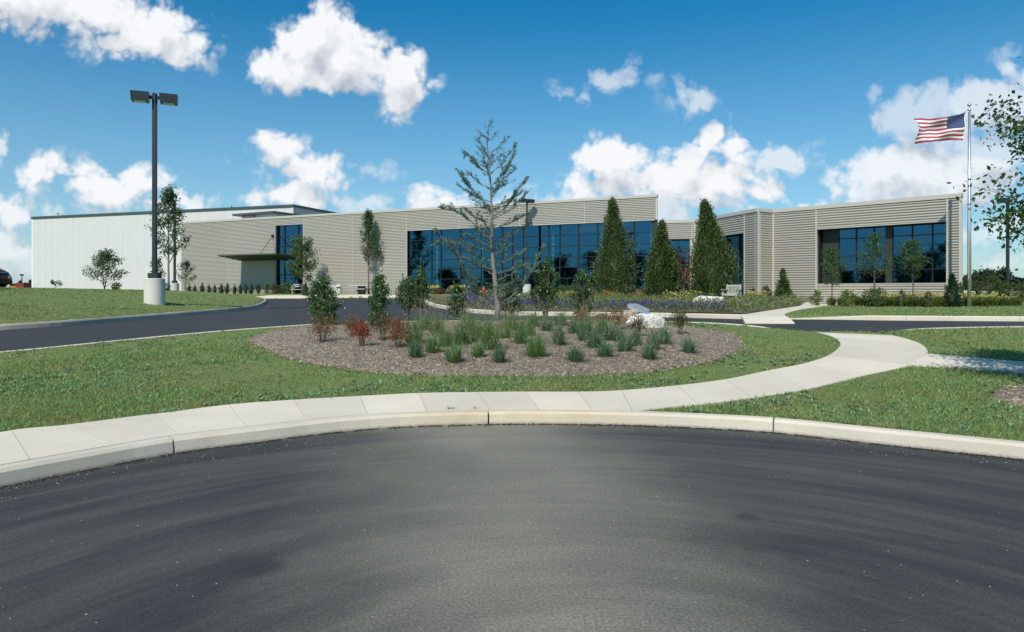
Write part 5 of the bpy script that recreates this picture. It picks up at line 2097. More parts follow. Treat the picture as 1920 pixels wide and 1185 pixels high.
broadleaf('pear_tree', pr, EYE + (545 - 395) * pr[1] / F - g1(pr), 2.1, hpx(pr[1], 29), 'narrow teardrop-shaped young tree in front of the ribbed wall by the picnic table', 'tree', M['maple'], M['bark'], 44, 4600, .145, 68, prof=prof_tear, rise=1.9, tr=.07, spread=.14)
pr = facp(567, 3.0)
broadleaf('birch_tree', pr, EYE + (545 - 442) * pr[1] / F - g1(pr), 1.2, hpx(pr[1], 28), 'light green loose tree beside the entrance glass', 'tree', M['willowleaf'], M['bark'], 24, 4200, .17, 69, rise=.55, tr=.06, spread=.2)
ww = 'small trees in front of the picture window'
for (x, yt, yc, wd, D, lab, sd, n) in ((1560, 464, 535, 50, 33.0, 'dark small tree before the left end of the picture window', 71, 2400),
                                       (1640, 436, 522, 60, 31.3, 'tallest small tree, before the middle pier of the picture window', 72, 2100),
                                       (1712, 449, 520, 62, 30.6, 'round-crowned small tree before the right panes of the picture window', 73, 2600)):
    p = at(x, D)
    z = g1(p)
    broadleaf('window_tree', p, EYE + (545 - yt) * D / F - z, EYE + (545 - yc) * D / F - z, wd * D / F / 2, lab, 'tree', M['maple'], M['bark'], 20, n, .085, sd, prof=prof_round, rise=.5, tr=.04, group=ww, spread=.2)
p = at(1278, 40.5)
broadleaf('redbud_tree', p, 2.6, .7, .95, 'small red-leaved tree between the two right-hand arborvitae', 'tree', M['redtree'], M['bark_grey'], 12, 900, .12, 75, rise=.4, tr=.06, spread=.25, stems=2)
# big near tree at the right edge
broadleaf('large_tree', TREE_R + np.array([.40, 0]), 4.9, 1.55, 1.75, 'nearby leafy tree reaching in from the right edge over a mulch ring', 'tree', M['maple'], M['bark'], 52, 25000, .078, 77, prof=prof_oval, rise=.7, tr=.06, spread=.135, twigs=9, aspect=.62)
# tree standing left of the view; its shadow lies on the bank
broadleaf('shade_tree', (-22.6, 22.8), 5.2, 2.0, 2.0, 'young tree left of the view whose shadow falls on the bank', 'tree', M['maple'], M['bark'], 26, 4200, .16, 78, rise=.6, tr=.08, spread=.16)

# shrubs along the building
sg = 'shrubs along the foot of the building'
for (x, yt, wd, D, mm, lab, sd, n, lf) in (
        (1436, 536, 22, 35.0, 'spruce', 'dark rounded shrub at the inner corner of the wing', 81, 900, .09),
        (1412, 540, 14, 35.5, 'spruce', 'thin dark shrub left of the wing corner shrub', 82, 350, .09),
        (1532, 543, 20, 31.5, 'lilyleaf', 'small light shrub under the left end of the picture window', 83, 500, .09),
        (1588, 544, 26, 30.8, 'lilyleaf', 'green shrub under the picture window beside pale flowers', 84, 700, .09),
        (1640, 541, 40, 30.6, 'willowleaf', 'wide green shrub under the middle pier of the picture window', 85, 1000, .09),
        (1690, 545, 18, 30.4, 'willowleaf', 'small shrub under the right half of the picture window', 86, 400, .09),
        (1740, 546, 20, 30.2, 'willowleaf', 'small shrub left of the dark conifer by the window corner', 87, 400, .09),
        (1206, 548, 40, 41.5, 'holly', 'dense bush between the two left arborvitae', 88, 1200, .11),
        (1175, 533, 26, 42.5, 'willowleaf', 'taller grey-green bush at the right foot of the leftmost arborvitae', 89, 900, .11),
        (1300, 538, 24, 38.0, 'willowleaf', 'bush below the red-leaved tree', 90, 700, .10),
        (1095, 545, 30, 46.0, 'holly', 'green bush left of the leftmost arborvitae', 91, 700, .11)):
    p = at(x, D)
    z = g1(p)
    shrub('foundation_shrub', p, EYE + (545 - yt) * D / F - z, wd * D / F / 2, lab, 'shrub', M[mm], sd, n, lf, group=sg)
for i, (x, yt, wd, mm, lab) in enumerate((
        (500, 530, 12, 'willowleaf', 'slim shrub in the canopy shadow left of the entrance'),
        (516, 534, 22, 'nandina_green', 'reddish green shrub at the left foot of the entrance glass'),
        (538, 528, 26, 'holly', 'round dark shrub directly in front of the entrance glass'),
        (484, 533, 10, 'spruce', 'little dark shrub between the dwarf conifer row and the entrance'),
        (762, 540, 34, 'holly', 'low dark shrub at the left end of the glass wall'),
        (822, 543, 24, 'nandina_red', 'low dark red shrub beneath the left part of the glass wall'),
        (884, 544, 20, 'nandina_red', 'low dark red shrub left of the hydrant'),
        (845, 538, 14, 'seed', 'tuft of pale ornamental grass between the red shrubs'),
        (938, 528, 60, 'holly', 'dark bush mass behind the cedar trunk by the glass wall'),
        (1012, 538, 26, 'holly', 'dark bush right of the short lamp post base'),
        (1058, 536, 44, 'willowleaf', 'light green bush at the foot of the glass wall, centre right'))):
    q = facp(x, 1.0)
    z = g1(q)
    shrub('foundation_shrub', q, EYE + (545 - yt) * q[1] / F - z, wd * q[1] / F / 2, lab, 'shrub', M[mm], 120 + i, 800 if wd > 18 else 350, .13, group=sg)
for i, (x, lab) in enumerate(((815, 'cluster of yellow flowers left of the red shrub under the glass wall'), (868, 'larger cluster of yellow flowers left of the hydrant'), (856, 'smaller yellow flower cluster next to the larger one'))):
    q = facp(x, 1.9)
    z = g1(q)
    t_ = shrub('yellow_flower_bush', q, EYE + (545 - 537) * q[1] / F - z, 10 * q[1] / F, lab, 'flowers', M['lilyleaf'], 140 + i, 220, .12, group='yellow flowers by the glass wall')
    rr = np.random.default_rng(i)
    lb = MB()
    hh = EYE + (545 - 537) * q[1] / F - z
    c = rr.normal(0, 1, (90, 3)) * np.array([.24, .24, .06]) + np.array([0, 0, hh])
    leafset(lb, c, .12, rr, .9)
    lb.build('bloom', M['yellow'], t_)

# distant trees, right of the wing and elsewhere on the horizon
dg = 'dark trees far off on the right'
for i, (x, yt, wd, D, lab) in enumerate(((1848, 514, 66, 150, 'far dark tree just right of the flagpole'), (1878, 508, 44, 150, 'tallest far dark tree, behind the bare lamp pole'), (1822, 517, 34, 160, 'far dark tree partly behind the flagpole'),
                                         (1897, 524, 30, 150, 'lower far dark tree right of the bare lamp pole'), (1925, 531, 50, 110, 'rounded far tree at the right edge of the picture'))):
    p = at(x, D)
    broadleaf('distant_tree', p, 1.68 - 1.15 + (545 - yt) * D / F, .4, wd * D / F / 2, lab, 'tree', M['darkleaf'], M['bark'], 22, 1800, .75, 150 + i, prof=prof_round, rise=.4, tr=.2, group=dg, z=1.15, spread=.22)
mgp = 'light shrubs beyond the flagpole'
for i, (x, yt, wd, D, lab) in enumerate(((1832, 526, 22, 44, 'light green shrub just right of the flagpole'), (1855, 515, 26, 44, 'tallest light green shrub in the gap right of the wing'), (1873, 526, 20, 42, 'light green shrub left of the bare lamp pole'),
                                         (1886, 532, 22, 41, 'small light shrub around the bare lamp pole base'), (1800, 529, 14, 33, 'yellowish shrub at the right corner of the wing'), (1915, 532, 30, 38, 'green shrub at the right edge above the lilies'))):
    p = at(x, D)
    z = g1(p)
    shrub('far_shrub', p, EYE + (545 - yt) * D / F - z, wd * D / F / 2, lab, 'shrub', M['oliveleaf'], 160 + i, 800, .10, group=mgp)
for i, (x, yt, wd, lab) in enumerate(((36, 527, 9, 'tiny far tree above the orange machine'), (47, 530, 6, 'tiny far tree above the red container'), (58, 524, 8, 'tiny far tree touching the left edge of the warehouse'))):
    p = at(x, 190)
    broadleaf('distant_tree', p, 2.2 + (545 - yt) * 190 / F, 1.2, wd * 190 / F / 2 * 1.2, lab, 'tree', M['darkleaf'], M['bark'], 12, 500, .6, 170 + i, prof=prof_round, rise=.4, tr=.15, group='tiny trees far off on the left', z=-.2, spread=.25)
# trees behind the viewer, mirrored in the glass
rb_ = random.Random(5)
ringp = []
for i in range(20):
    an = math.radians(187 + i * 4.3 + rb_.uniform(-1.5, 1.5))
    rr_ = rb_.uniform(92, 112)
    ringp.append((rr_ * math.cos(an), 40 + rr_ * math.sin(an)))
sides = ('left of the turning circle', 'behind the viewer to the left', 'straight behind the viewer')
bt = broadleaf('parking_tree', ringp[0], 9.5, .8, 4.6, 'broad dark tree beyond the left edge of the view, mirrored in the right-hand glass', 'tree', M['darkleaf'], M['bark'], 24, 3400, .65, 180, prof=prof_round, rise=.4, tr=.2, group='trees out of view that the glass mirrors', z=1.1, spread=.22)
for i, (x, y) in enumerate(ringp[1:]):
    copy_thing(bt, (x, y, .9), 'out-of-view tree seen only as a dark reflection low in the glass walls', rz=i * 1.1, scale=rb_.uniform(.5, 1.15))
bt['label'] = 'out-of-view tree seen only as a dark reflection low in the glass walls'


# ---------------------------------------------------------------- lamps, flag, furniture
def lamp_post(p, z, hb, rb, hp, label, heads, group='parking lamp posts', wp=.10, arm=.42, hz=0.0, box=(.62, .40, .30)):
    t_ = thing('lamp_post', (p[0], p[1], z), label, 'lamp post', group)
    mb = MB()
    mb.lathe([(0, -.3), (rb, -.3), (rb, 0.0), (rb * 1.003, hb * .30), (rb, hb * .31), (rb * 1.003, hb * .62), (rb, hb * .63), (rb, hb - .02), (rb - .02, hb), (0, hb)], sides=36)
    mb.build('concrete_base', M['pier'], t_)
    mb = MB()
    mb.box((0, 0, hb + .10), (rb * .95, rb * .95, .20))
    mb.build('base_cover', M['pole'], t_)
    mb = MB()
    mb.box((0, 0, hb + .2 + hp / 2), (wp, wp, hp))
    if hb > .6:
        mb.box((-wp * .55, -.01, hb + .75), (.03, .06, .14))
    mb.build('pole', M['pole'], t_)
    zt_ = hb + .2 + hp
    for az in heads:
        ca, sa = math.cos(az), math.sin(az)
        mb = MB()
        mb.box((ca * arm * .55, sa * arm * .55, zt_ - .16), (arm * 1.0, .07, .12), az)
        a_ = mb.build('arm', M['pole'], t_)
        mb = MB()
        d0 = arm + box[0] / 2 - .05
        cx_, cy_ = ca * d0, sa * d0
        hx, hy, hz_ = box[0] / 2, box[1] / 2, box[2]
        loc = [(-hx * .94, -hy * .94, -hz_), (hx * .94, -hy * .94, -hz_), (hx * .94, hy * .94, -hz_), (-hx * .94, hy * .94, -hz_), (-hx, -hy, 0), (hx, -hy, 0), (hx, hy, 0), (-hx, hy, 0)]
        v = [(cx_ + x * ca - y * sa, cy_ + x * sa + y * ca, zt_ - .02 + z_) for x, y, z_ in loc]
        mb.hexa(v)
        hd = mb.build('lamp_head', M['pole'], t_)
        mb = MB()
        mb.box((cx_, cy_, zt_ - .02 - hz_ - .006), (box[0] * .62, box[1] * .62, .03), az)
        mb.build('lens', M['lens'], hd)
    return t_


D1 = 26.0
p1_ = at(290, D1)
lamp_post(p1_, EYE - 17.0 * D1 / F, hpx(D1, 40), hpx(D1, 18.2), hpx(D1, 337), 'tall dark double-headed lamp post on a thick round concrete base, on the bank', (math.radians(202), math.radians(22)), wp=.135, arm=.22, box=(.62, .50, .32))
D2 = 56.0
p2_ = at(327.5, D2)
lamp_post(p2_, g1(p2_) + .05, .55, .33, EYE + (545 - 375) * D2 / F - g1(p2_) - .8, 'far single-headed lamp post behind the slender tree, head pointing left', (math.radians(180),), wp=.15, arm=.22, box=(.62, .5, .28))
q = facp(988, 1.1)
lamp_post(q, g1(q), hpx(q[1], 18.5), hpx(q[1], 8), EYE + (545 - 373) * q[1] / F - g1(q) - hpx(q[1], 18.5) - .2, 'lamp post in front of the glass wall beside the cedar', (math.radians(205), math.radians(35)), wp=.14, arm=.12, box=(.55, .46, .28))
D4 = 46.0
p4_ = at(1889.5, D4)
lamp_post(p4_, 1.1, .7, .32, EYE + (545 - 372) * D4 / F - 2.0, 'dark lamp post seen through the leaves of the near tree at the right edge', (math.radians(200),), wp=.15, arm=.2, box=(.6, .5, .28))
p = at(41, 150)
lamp_post(p, 1.0, .5, .3, EYE + (545 - 514) * 150 / F - 1.7, 'tiny far lamp post between the car and the warehouse', (math.radians(200), math.radians(20)), wp=.14, arm=.08, box=(.36, .30, .30))

# flagpole and flag
DF = 30.0
pf = at(1817.5, DF)
zf = g1(pf)
fpz = EYE + (545 - 207) * DF / F
t_ = thing('flagpole', (pf[0], pf[1], zf), 'tall tapered aluminium flagpole with a ball on top, right of the office wing', 'flagpole')
mb = MB()
mb.tube([(0, 0, 0), (0, 0, 3.5), (0, 0, fpz - zf)], [.078, .074, .045], 20)
mb.build('pole', M['alu'], t_, smooth=True)
mb = MB()
mb.lathe([(0, 0), (.075, .0), (.08, .02), (.075, .05), (0, .06)], (0, 0, fpz - zf), 16)
mb.build('truck', M['alu'], t_)
mb = MB()
zc = EYE + (545 - 196.5) * DF / F - zf
mb.tube([(0, 0, fpz - zf + .05), (0, 0, zc)], .015, 8)
mb.lathe([(.082 * math.sin(a) + 1e-4, -.082 * math.cos(a)) for a in np.linspace(0, math.pi, 12)], (0, 0, zc), 18)
mb.build('finial_ball', M['alu'], t_, smooth=True)
mb = MB()
zh = lambda y: EYE + (545 - y) * DF / F - zf
mb.tube([(-.05, -.06, zh(208)), (-.13, -.06, zh(213)), (-.20, -.07, zh(265)), (-.14, -.07, zh(280)), (-.07, -.08, zh(284)), (-.085, -.08, zh(480)), (-.075, -.07, 1.2)], .008, 5)
mb.build('halyard', M['flag_white'], t_)
NU, NV = 78, 39


def flag_pt(u, v):
    """u 0 at the hoist, 1 at the fly; v 0 at the top"""
    S_ = DF / F
    x = (-8.5 - 3.0 * (v) - u * (96 - 3.5 * v - 4 * np.sin(u * 3))) * S_
    top = 208.5 + 22.0 * (u ** .55) * (1 - .36 * u) - 2.5 * np.sin(u * 9.0) * u
    bot = 263.5 - 1.5 * u + 10.0 * np.clip(u - .25, 0, 1) ** 1.1 + 2.0 * np.sin(u * 8 + 1.0) * u
    y = top + (bot - top) * v + 2.0 * np.sin(u * 11 - v * 5) * u * np.sin(v * math.pi)
    dep = .16 * np.sin(u * 9.5 + v * 3.2) * (0.25 + u) + .07 * np.sin(u * 21 + v * 5) * u + .05 * np.sin(v * 9 - u * 5)
    return np.stack([x, dep - .05, EYE + (545 - y) * S_ - zf], -1)


fl = thing('flag', (pf[0], pf[1], zf), 'American flag flying to the left from the top of the flagpole', 'flag')
U, V = np.meshgrid(np.linspace(0, 1, NU + 1), np.linspace(0, 1, NV + 1), indexing='ij')
Pf = flag_pt(U, V)
idx = np.arange((NU + 1) * (NV + 1)).reshape(NU + 1, NV + 1)
q_ = np.stack([idx[:-1, :-1], idx[1:, :-1], idx[1:, 1:], idx[:-1, 1:]], -1)
for k in range(13):
    mb = MB()
    vs = slice(k * 3, k * 3 + 3)
    u0 = int(NU * .4) if k < 7 else 0
    sub = q_[u0:, vs].reshape(-1, 4)
    un, inv_ = np.unique(sub, return_inverse=True)
    mb.add(Pf.reshape(-1, 3)[un], inv_.reshape(-1, 4))
    mb.build('stripe', M['flag_red'] if k % 2 == 0 else M['flag_white'], fl, smooth=True)
sub = q_[:int(NU * .4), :21].reshape(-1, 4)
un, inv_ = np.unique(sub, return_inverse=True)
mb = MB()
mb.add(Pf.reshape(-1, 3)[un], inv_.reshape(-1, 4))
canton = mb.build('canton', M['flag_blue'], fl, smooth=True)
mb = MB()
for row in range(9):
    for c_ in range(6 if row % 2 == 0 else 5):
        uu = (.4) * ((c_ * 2 + (1 if row % 2 == 0 else 2)) / 12)
        vv = (7 / 13) * ((row + 1) / 10)
        for side in (-1, 1):
            pts = []
            for k in range(10):
                a = k * math.pi / 5 - math.pi / 2
                rr_ = (.0135 if k % 2 == 0 else .0060)
                pts.append(flag_pt(np.array(uu + rr_ * math.cos(a) * .62), np.array(vv + rr_ * math.sin(a) * 1.15)) + np.array([0, side * .006, 0]))
            cen = flag_pt(np.array(uu), np.array(vv)) + np.array([0, side * .006, 0])
            mb.add(np.array(pts + [cen]), t=[(k, (k + 1) % 10, 10) for k in range(10)])
so_ = mb.build('stars', M['flag_white'], canton)
so_['kind'] = 'stuff'
mb = MB()
e0 = flag_pt(np.zeros(20), np.linspace(0, 1, 20))
e1 = e0 + np.array([.035, 0, 0])
mb.grid(np.stack([e0, e1], 1))
mb.build('hoist_band', M['flag_white'], fl)

# hydrant
ph_ = pix(907, 558.5)
hy = thing('fire_hydrant', (ph_[0], ph_[1], g1(ph_)), 'red fire hydrant between the purple flowers and the pavement before the glass wall', 'hydrant')
mb = MB()
mb.lathe([(0, 0), (.16, 0), (.16, .05), (.10, .06), (.10, .22), (.15, .23), (.15, .28), (.12, .29), (.12, .58), (.155, .59), (.155, .63), (.13, .66), (.10, .74), (.04, .79), (.035, .84), (0, .84)], sides=18)
mb.build('barrel', M['red'], hy, smooth=True)
for a, r_, l in ((0, .06, .24), (math.pi, .06, .24), (-math.pi / 2, .085, .22)):
    mb = MB()
    mb.tube([(0, 0, .47), (math.cos(a) * l, math.sin(a) * l, .47)], r_ * .8, 10)
    mb.tube([(math.cos(a) * (l - .05), math.sin(a) * (l - .05), .47), (math.cos(a) * (l + .02), math.sin(a) * (l + .02), .47)], r_ * 1.15, 8)
    mb.build('nozzle_cap', M['red'], hy)

# wooden garden chair
pc_ = at(1372, 34.2)
ch = thing('garden_chair', (pc_[0], pc_[1], g1(pc_) + .04), 'weathered grey wooden armchair standing in the flowers beside the wing', 'garden chair', rz=math.radians(-38))
wd_, dp_ = .68, .58
# local: x = width, -y = facing direction


def wpart(name, boxes, par=None):
    mb = MB()
    for c, s in boxes:
        mb.box(c, s)
    return mb.build(name, M['wood'], par or ch)


for sx in (-1, 1):
    wpart('back_leg', [((sx * wd_ / 2, dp_ / 2, .46), (.065, .07, .92))])
    wpart('front_leg', [((sx * wd_ / 2, -dp_ / 2, .32), (.065, .065, .64))])
    wpart('armrest', [((sx * wd_ / 2, -.05, .665), (.095, dp_ + .16, .035))])
    wpart('side_rail', [((sx * wd_ / 2, 0, .40), (.04, dp_ - .07, .07))])
wpart('top_rail', [((0, dp_ / 2 + .005, .86), (wd_ - .066, .045, .09))])
wpart('lower_rail', [((0, dp_ / 2 + .005, .46), (wd_ - .066, .04, .06))])
wpart('front_rail', [((0, -dp_ / 2, .40), (wd_ - .066, .04, .08))])
for i in range(9):
    wpart('back_slat', [((-wd_ / 2 + .07 + i * (wd_ - .14) / 8, dp_ / 2 + .005, .65), (.040, .018, .33))])
for i in range(6):
    wpart('seat_slat', [((0, -dp_ / 2 + .04 + i * .095, .452), (wd_ - .07, .078, .022))])

# concrete picnic table and litter bins near the wall
q = facp(676, 2.0)
pt_ = thing('picnic_table', (q[0], q[1], g1(q)), 'dark picnic table with attached benches by the ribbed wall', 'picnic table', rz=math.radians(-20))
for nm, c, s in (('table_top', (0, 0, .74), (1.9, .8, .07)), ('bench_seat', (0, -.75, .44), (1.9, .28, .06)), ('bench_seat', (0, .75, .44), (1.9, .28, .06)), ('pedestal', (.12, 0, .355), (.5, .5, .70)), ('support_beam', (.12, 0, .30), (.12, 1.5, .10))):
    mb = MB()
    mb.box(c, s)
    mb.build(nm, M['wood'] if nm in ('table_top', 'bench_seat') else M['pole'], pt_)
q = facp(635, 2.0)
lb_ = thing('litter_bin', (q[0], q[1], g1(q)), 'pale concrete litter bin with dark opening left of the picnic table', 'litter bin')
mb = MB()
mb.lathe([(0, 0), (.25, 0), (.27, .50), (0, .50)], sides=18)
mb.build('body', M['pier'], lb_)
mb = MB()
mb.lathe([(0, .50), (.20, .50), (.20, .62), (0, .62)], sides=18)
mb.build('opening', M['black'], lb_)
mb = MB()
mb.lathe([(0, .62), (.27, .62), (.27, .70), (.15, .86), (0, .88)], sides=18)
mb.build('lid', M['pier'], lb_)
q = facp(623, 1.2)
gb_ = thing('garden_bench', (q[0], q[1], g1(q)), 'low grey bench behind the litter bin by the ribbed wall', 'bench', rz=math.radians(-24))
for nm, c, s in (('seat', (0, 0, .42), (1.5, .4, .06)), ('backrest', (0, .2, .66), (1.5, .05, .34)), ('leg', (-.6, 0, .2), (.08, .36, .4)), ('leg', (.6, 0, .2), (.08, .36, .4))):
    mb = MB()
    mb.box(c, s)
    mb.build(nm, M['wood'], gb_)
q = facp(559, 2.2)
gb_ = thing('garden_bench', (q[0], q[1], g1(q)), 'low wooden bench by the right side of the entrance', 'bench', rz=math.radians(-24))
for nm, c, s in (('seat', (0, 0, .42), (1.5, .4, .05)), ('backrest', (0, .2, .70), (1.5, .04, .10)), ('backrest', (0, .2, .86), (1.5, .04, .10)), ('leg', (-.6, .05, .42), (.07, .36, .84)), ('leg', (.6, .05, .42), (.07, .36, .84))):
    mb = MB()
    mb.box(c, s)
    mb.build(nm, M['wood'], gb_)
# yard gas tank-like grey box behind
# ---------------------------------------------------------------- car at the left edge
DC = 50.0
pcx = at(9, DC)
zc_ = EYE + 4.2 * DC / F
car = thing('parked_car', (pcx[0] - 2.3, pcx[1], zc_ - .06), 'dark red rounded car with roof rack cut off by the left edge of the picture', 'car')
# side profile along x (front to the right), lofted across the width
prof_x = [(-2.28, .42), (-2.30, .80), (-2.22, 1.02), (-2.02, 1.10), (-1.65, 1.56), (-1.40, 1.66), (.75, 1.66), (1.25, 1.60), (1.85, 1.38), (2.10, 1.12), (2.24, .86), (2.28, .60), (2.20, .40), (1.8, .30), (-1.9, .30)]
ys = [(-.90, .93, .86), (-.86, .985, .96), (-.70, 1.0, 1.0), (0, 1.0, 1.01), (.70, 1.0, 1.0), (.86, .985, .96), (.90, .93, .86)]
P = np.zeros((len(ys), len(prof_x) + 1, 3))
for i, (y, sx, sz) in enumerate(ys):
    for j, (x, z) in enumerate(prof_x + prof_x[:1]):
        tum = 1 - max(0, z - 1.05) * .28
        P[i, j] = (x * sx, y * tum, .3 + (z - .3) * sz)
mb = MB()
mb.grid(P)
for e in (0, len(ys) - 1):
    v = P[e, :-1]
    cc = v.mean(0)
    n = len(v)
    mb.add(np.concatenate([v, cc[None]]), t=[(j, (j + 1) % n, n) if e == 0 else ((j + 1) % n, j, n) for j in range(n)])
mb.build('body', M['carpaint'], car, smooth=True)
for sy in (-1, 1):
    for (xa, xb, xc, xd) in ((-1.75, -.75, -.80, -1.45), (-.65, .45, .45, -.65), (.55, 1.70, 1.30, .55)):
        mb = MB()
        zz = (1.06, 1.06, 1.52, 1.52)
        v = [(x, sy * (.905 * (1 - max(0, z - 1.05) * .28) * .995 + .012), z) for x, z in zip((xa, xb, xc, xd), zz)]
        mb.add(v, [(0, 1, 2, 3)] if sy < 0 else [(3, 2, 1, 0)])
        mb.build('side_window', M['carglass'], car)
for x0, x1 in ((1.36, 2.12), (-1.70, -2.08)):
    mb = MB()
    mb.add([(x0 + .02 * np.sign(x0), -.66, 1.60), (x0 + .02 * np.sign(x0), .66, 1.60), (x1 + .03 * np.sign(x1), .78, 1.16), (x1 + .03 * np.sign(x1), -.78, 1.16)], [(0, 1, 2, 3)])
    mb.build('windscreen', M['carglass'], car)
for sx in (-1.42, 1.42):
    for sy in (-1, 1):
        mb = MB()
        y0, y1 = (.70, .92) if sy > 0 else (-.92, -.70)
        a = np.linspace(0, 2 * math.pi, 21)[:-1]
        prw = [(.0, y0), (.20, y0), (.33, y0 + .02), (.34, (y0 + y1) / 2), (.33, y1 - .02), (.20, y1), (0, y1 - .03 * sy)]
        v = np.concatenate([np.stack([sx + r_ * np.cos(a), np.full(20, y), .34 + r_ * np.sin(a)], 1) for r_, y in prw])
        mb.add(v, [(i * 20 + j, i * 20 + (j + 1) % 20, (i + 1) * 20 + (j + 1) % 20, (i + 1) * 20 + j) for i in range(6) for j in range(20)])
        wh_ = mb.build('wheel', M['black'], car)
        mb = MB()
        mb.tube([(sx, sy * .905, .34), (sx, sy * .925, .34)], .20, 14)
        mb.build('hub', M['chrome'], wh_)
for sy in (-1, 1):
    mb = MB()
    mb.box((2.20, sy * .62, .86), (.10, .32, .16))
    mb.build('headlight', M['lens'], car)
    mb = MB()
    mb.tube([(-1.2, sy * .62, 1.66), (-1.1, sy * .62, 1.74), (1.0, sy * .62, 1.74), (1.1, sy * .62, 1.66)], .022, 6)
    mb.build('roof_rail', M['black'], car)
mb = MB()
mb.box((.6, 0, 1.86), (.9, 1.3, .10))
mb.box((.6, .62, 1.78), (.06, .06, .14))
mb.box((.6, -.62, 1.78), (.06, .06, .14))
mb.build('roof_rack', M['black'], car)
mb = MB()
mb.box((2.24, 0, .50), (.14, 1.5, .20))
mb.build('bumper', M['black'], car)

# far machines at the left
p = at(46, 120)
ct = thing('shipping_container', (p[0], p[1], 1.42), 'dark red container far off at the left foot of the warehouse', 'container')
mb = MB()
mb.box((0, 0, .78), (1.4, 2.4, 1.5))
for i in range(8):
    mb.box((-.62 + i * .177, -1.22, .78), (.06, .04, 1.4))
mb.build('body', M['brick_red'], ct)
mb = MB()
mb.box((0, 0, 1.56), (1.46, 2.46, .06))
mb.build('roof', M['pole'], ct)
p = at(27, 120)
ex = thing('excavator', (p[0], p[1], 1.42), 'orange excavator far off between the car and the red container', 'excavator')
mb = MB()
mb.box((0, 0, .75), (1.2, 1.0, .6))
mb.box((.9, 0, .55), (.8, .9, .4))
mb.build('body', M['orange_paint'], ex)
mb = MB()
mb.box((-.25, 0, 1.25), (.6, .7, .5))
mb.build('cab', M['carglass'], ex)
mb = MB()
mb.tube([(-.5, 0, .9), (-1.1, 0, 1.5), (-1.7, 0, .7)], .10, 6)
mb.build('boom', M['orange_paint'], ex)
mb = MB()
mb.box((0, .45, .22), (1.8, .3, .4))
mb.box((0, -.45, .22), (1.8, .3, .4))
mb.build('track', M['black'], ex)

# low white wall and white parked van far right
for i, (xa, xb, yt, D, nm, lab) in enumerate(((1803, 1822, 547, 62, 'white_wall', 'short white wall section left of the flagpole foot'), (1824, 1880, 547.5, 62, 'white_wall', 'long low white wall behind the lilies right of the flagpole'))):
    a, b = at(xa, D), at(xb, D)
    z1 = EYE + (545 - yt) * D / F
    t_ = thing(nm, (a[0], a[1], 1.1), lab, 'wall')
    mb = MB()
    mb.box(((b[0] - a[0]) / 2, 0, (z1 - 1.1) / 2), (b[0] - a[0], .25, z1 - 1.1))
    mb.build('wall_body', M['white_paint'], t_)
    mb = MB()
    mb.box(((b[0] - a[0]) / 2, 0, z1 - 1.1 + .03), (b[0] - a[0] + .1, .33, .06))
    mb.build('coping', M['white_panel'], t_)
p = at(1895, 58)
t_ = thing('concrete_block', (p[0], p[1], 1.1), 'pale stepped concrete block behind the lilies near the right edge', 'block')
mb = MB()
mb.box((0, 0, .22), (.56, .5, .44))
mb.build('lower_step', M['pier'], t_)
mb = MB()
mb.box((-.03, 0, .52), (.36, .4, .16))
mb.build('upper_step', M['pier'], t_)

# ---------------------------------------------------------------- lawns, flowers and litter (uncountable stuff)
R = np.random.default_rng(99)


def sample_poly(poly, n, wfun=None):
    mn, mx = poly.min(0), poly.max(0)
    out = []
    c = 0
    while c < n:
        q = R.uniform(mn, mx, (n * 2, 2))
        k = inside(poly, q[:, 0], q[:, 1])
        q = q[k]
        if wfun is not None:
            q = q[R.uniform(0, 1, len(q)) < wfun(q)]
        out.append(q)
        c += len(q)
    return np.concatenate(out)[:n]


def stuff(mb, name, mats, label=None):
    o = mb.build(name, mats)
    o['kind'] = 'stuff'
    if label:
        o['label'] = label
    return o


HARD = [(road_poly, .06), (walk_poly, .012), (branch_poly, .012), (far_poly, .02)]


def lawn_points(n, y0, y1, xlim):
    """random lawn points, denser near the viewer"""
    out = []
    c = 0
    while c < n:
        m = n * 2
        u = R.uniform(0, 1, m)
        Y = 1 / (1 / y0 + u * (1 / y1 - 1 / y0))
        X = (R.uniform(xlim[0], xlim[1], m)) * (Y + .6)
        ok = ~inside(circle_poly, X, Y)
        X, Y = X[ok], Y[ok]
        ok = dist_line(circle_kerb[::2], X, Y) > .18
        for poly, mg in HARD:
            ok &= ~inside(poly, X, Y)
            ok &= dist_line(poly[::2], X, Y, True) > mg
        ok &= ~inside(bed_poly, X, Y)
        ok &= ~inside(garden_poly, X, Y)
        ok &= ~inside(lily_poly, X, Y)
        ok &= np.hypot(X - TREE_R[0], Y - TREE_R[1]) > 1.24
        k = (dist_line(near_left[::2], X, Y) > .16) & (dist_line(near_right[::2], X, Y) > .16) & (dist_line(berm_kerb[::2], X, Y) > .27)
        ok &= k
        out.append(np.stack([X[ok], Y[ok]], 1))
        c += ok.sum()
    return np.concatenate(out)[:n]


def patch(X, Y):
    return (np.sin(X * .9 + np.sin(Y * .7) * 1.5) + np.sin(Y * 1.1 + np.cos(X * .6) * 2) + np.sin(X * 2.3 - Y * 1.9) * .6)


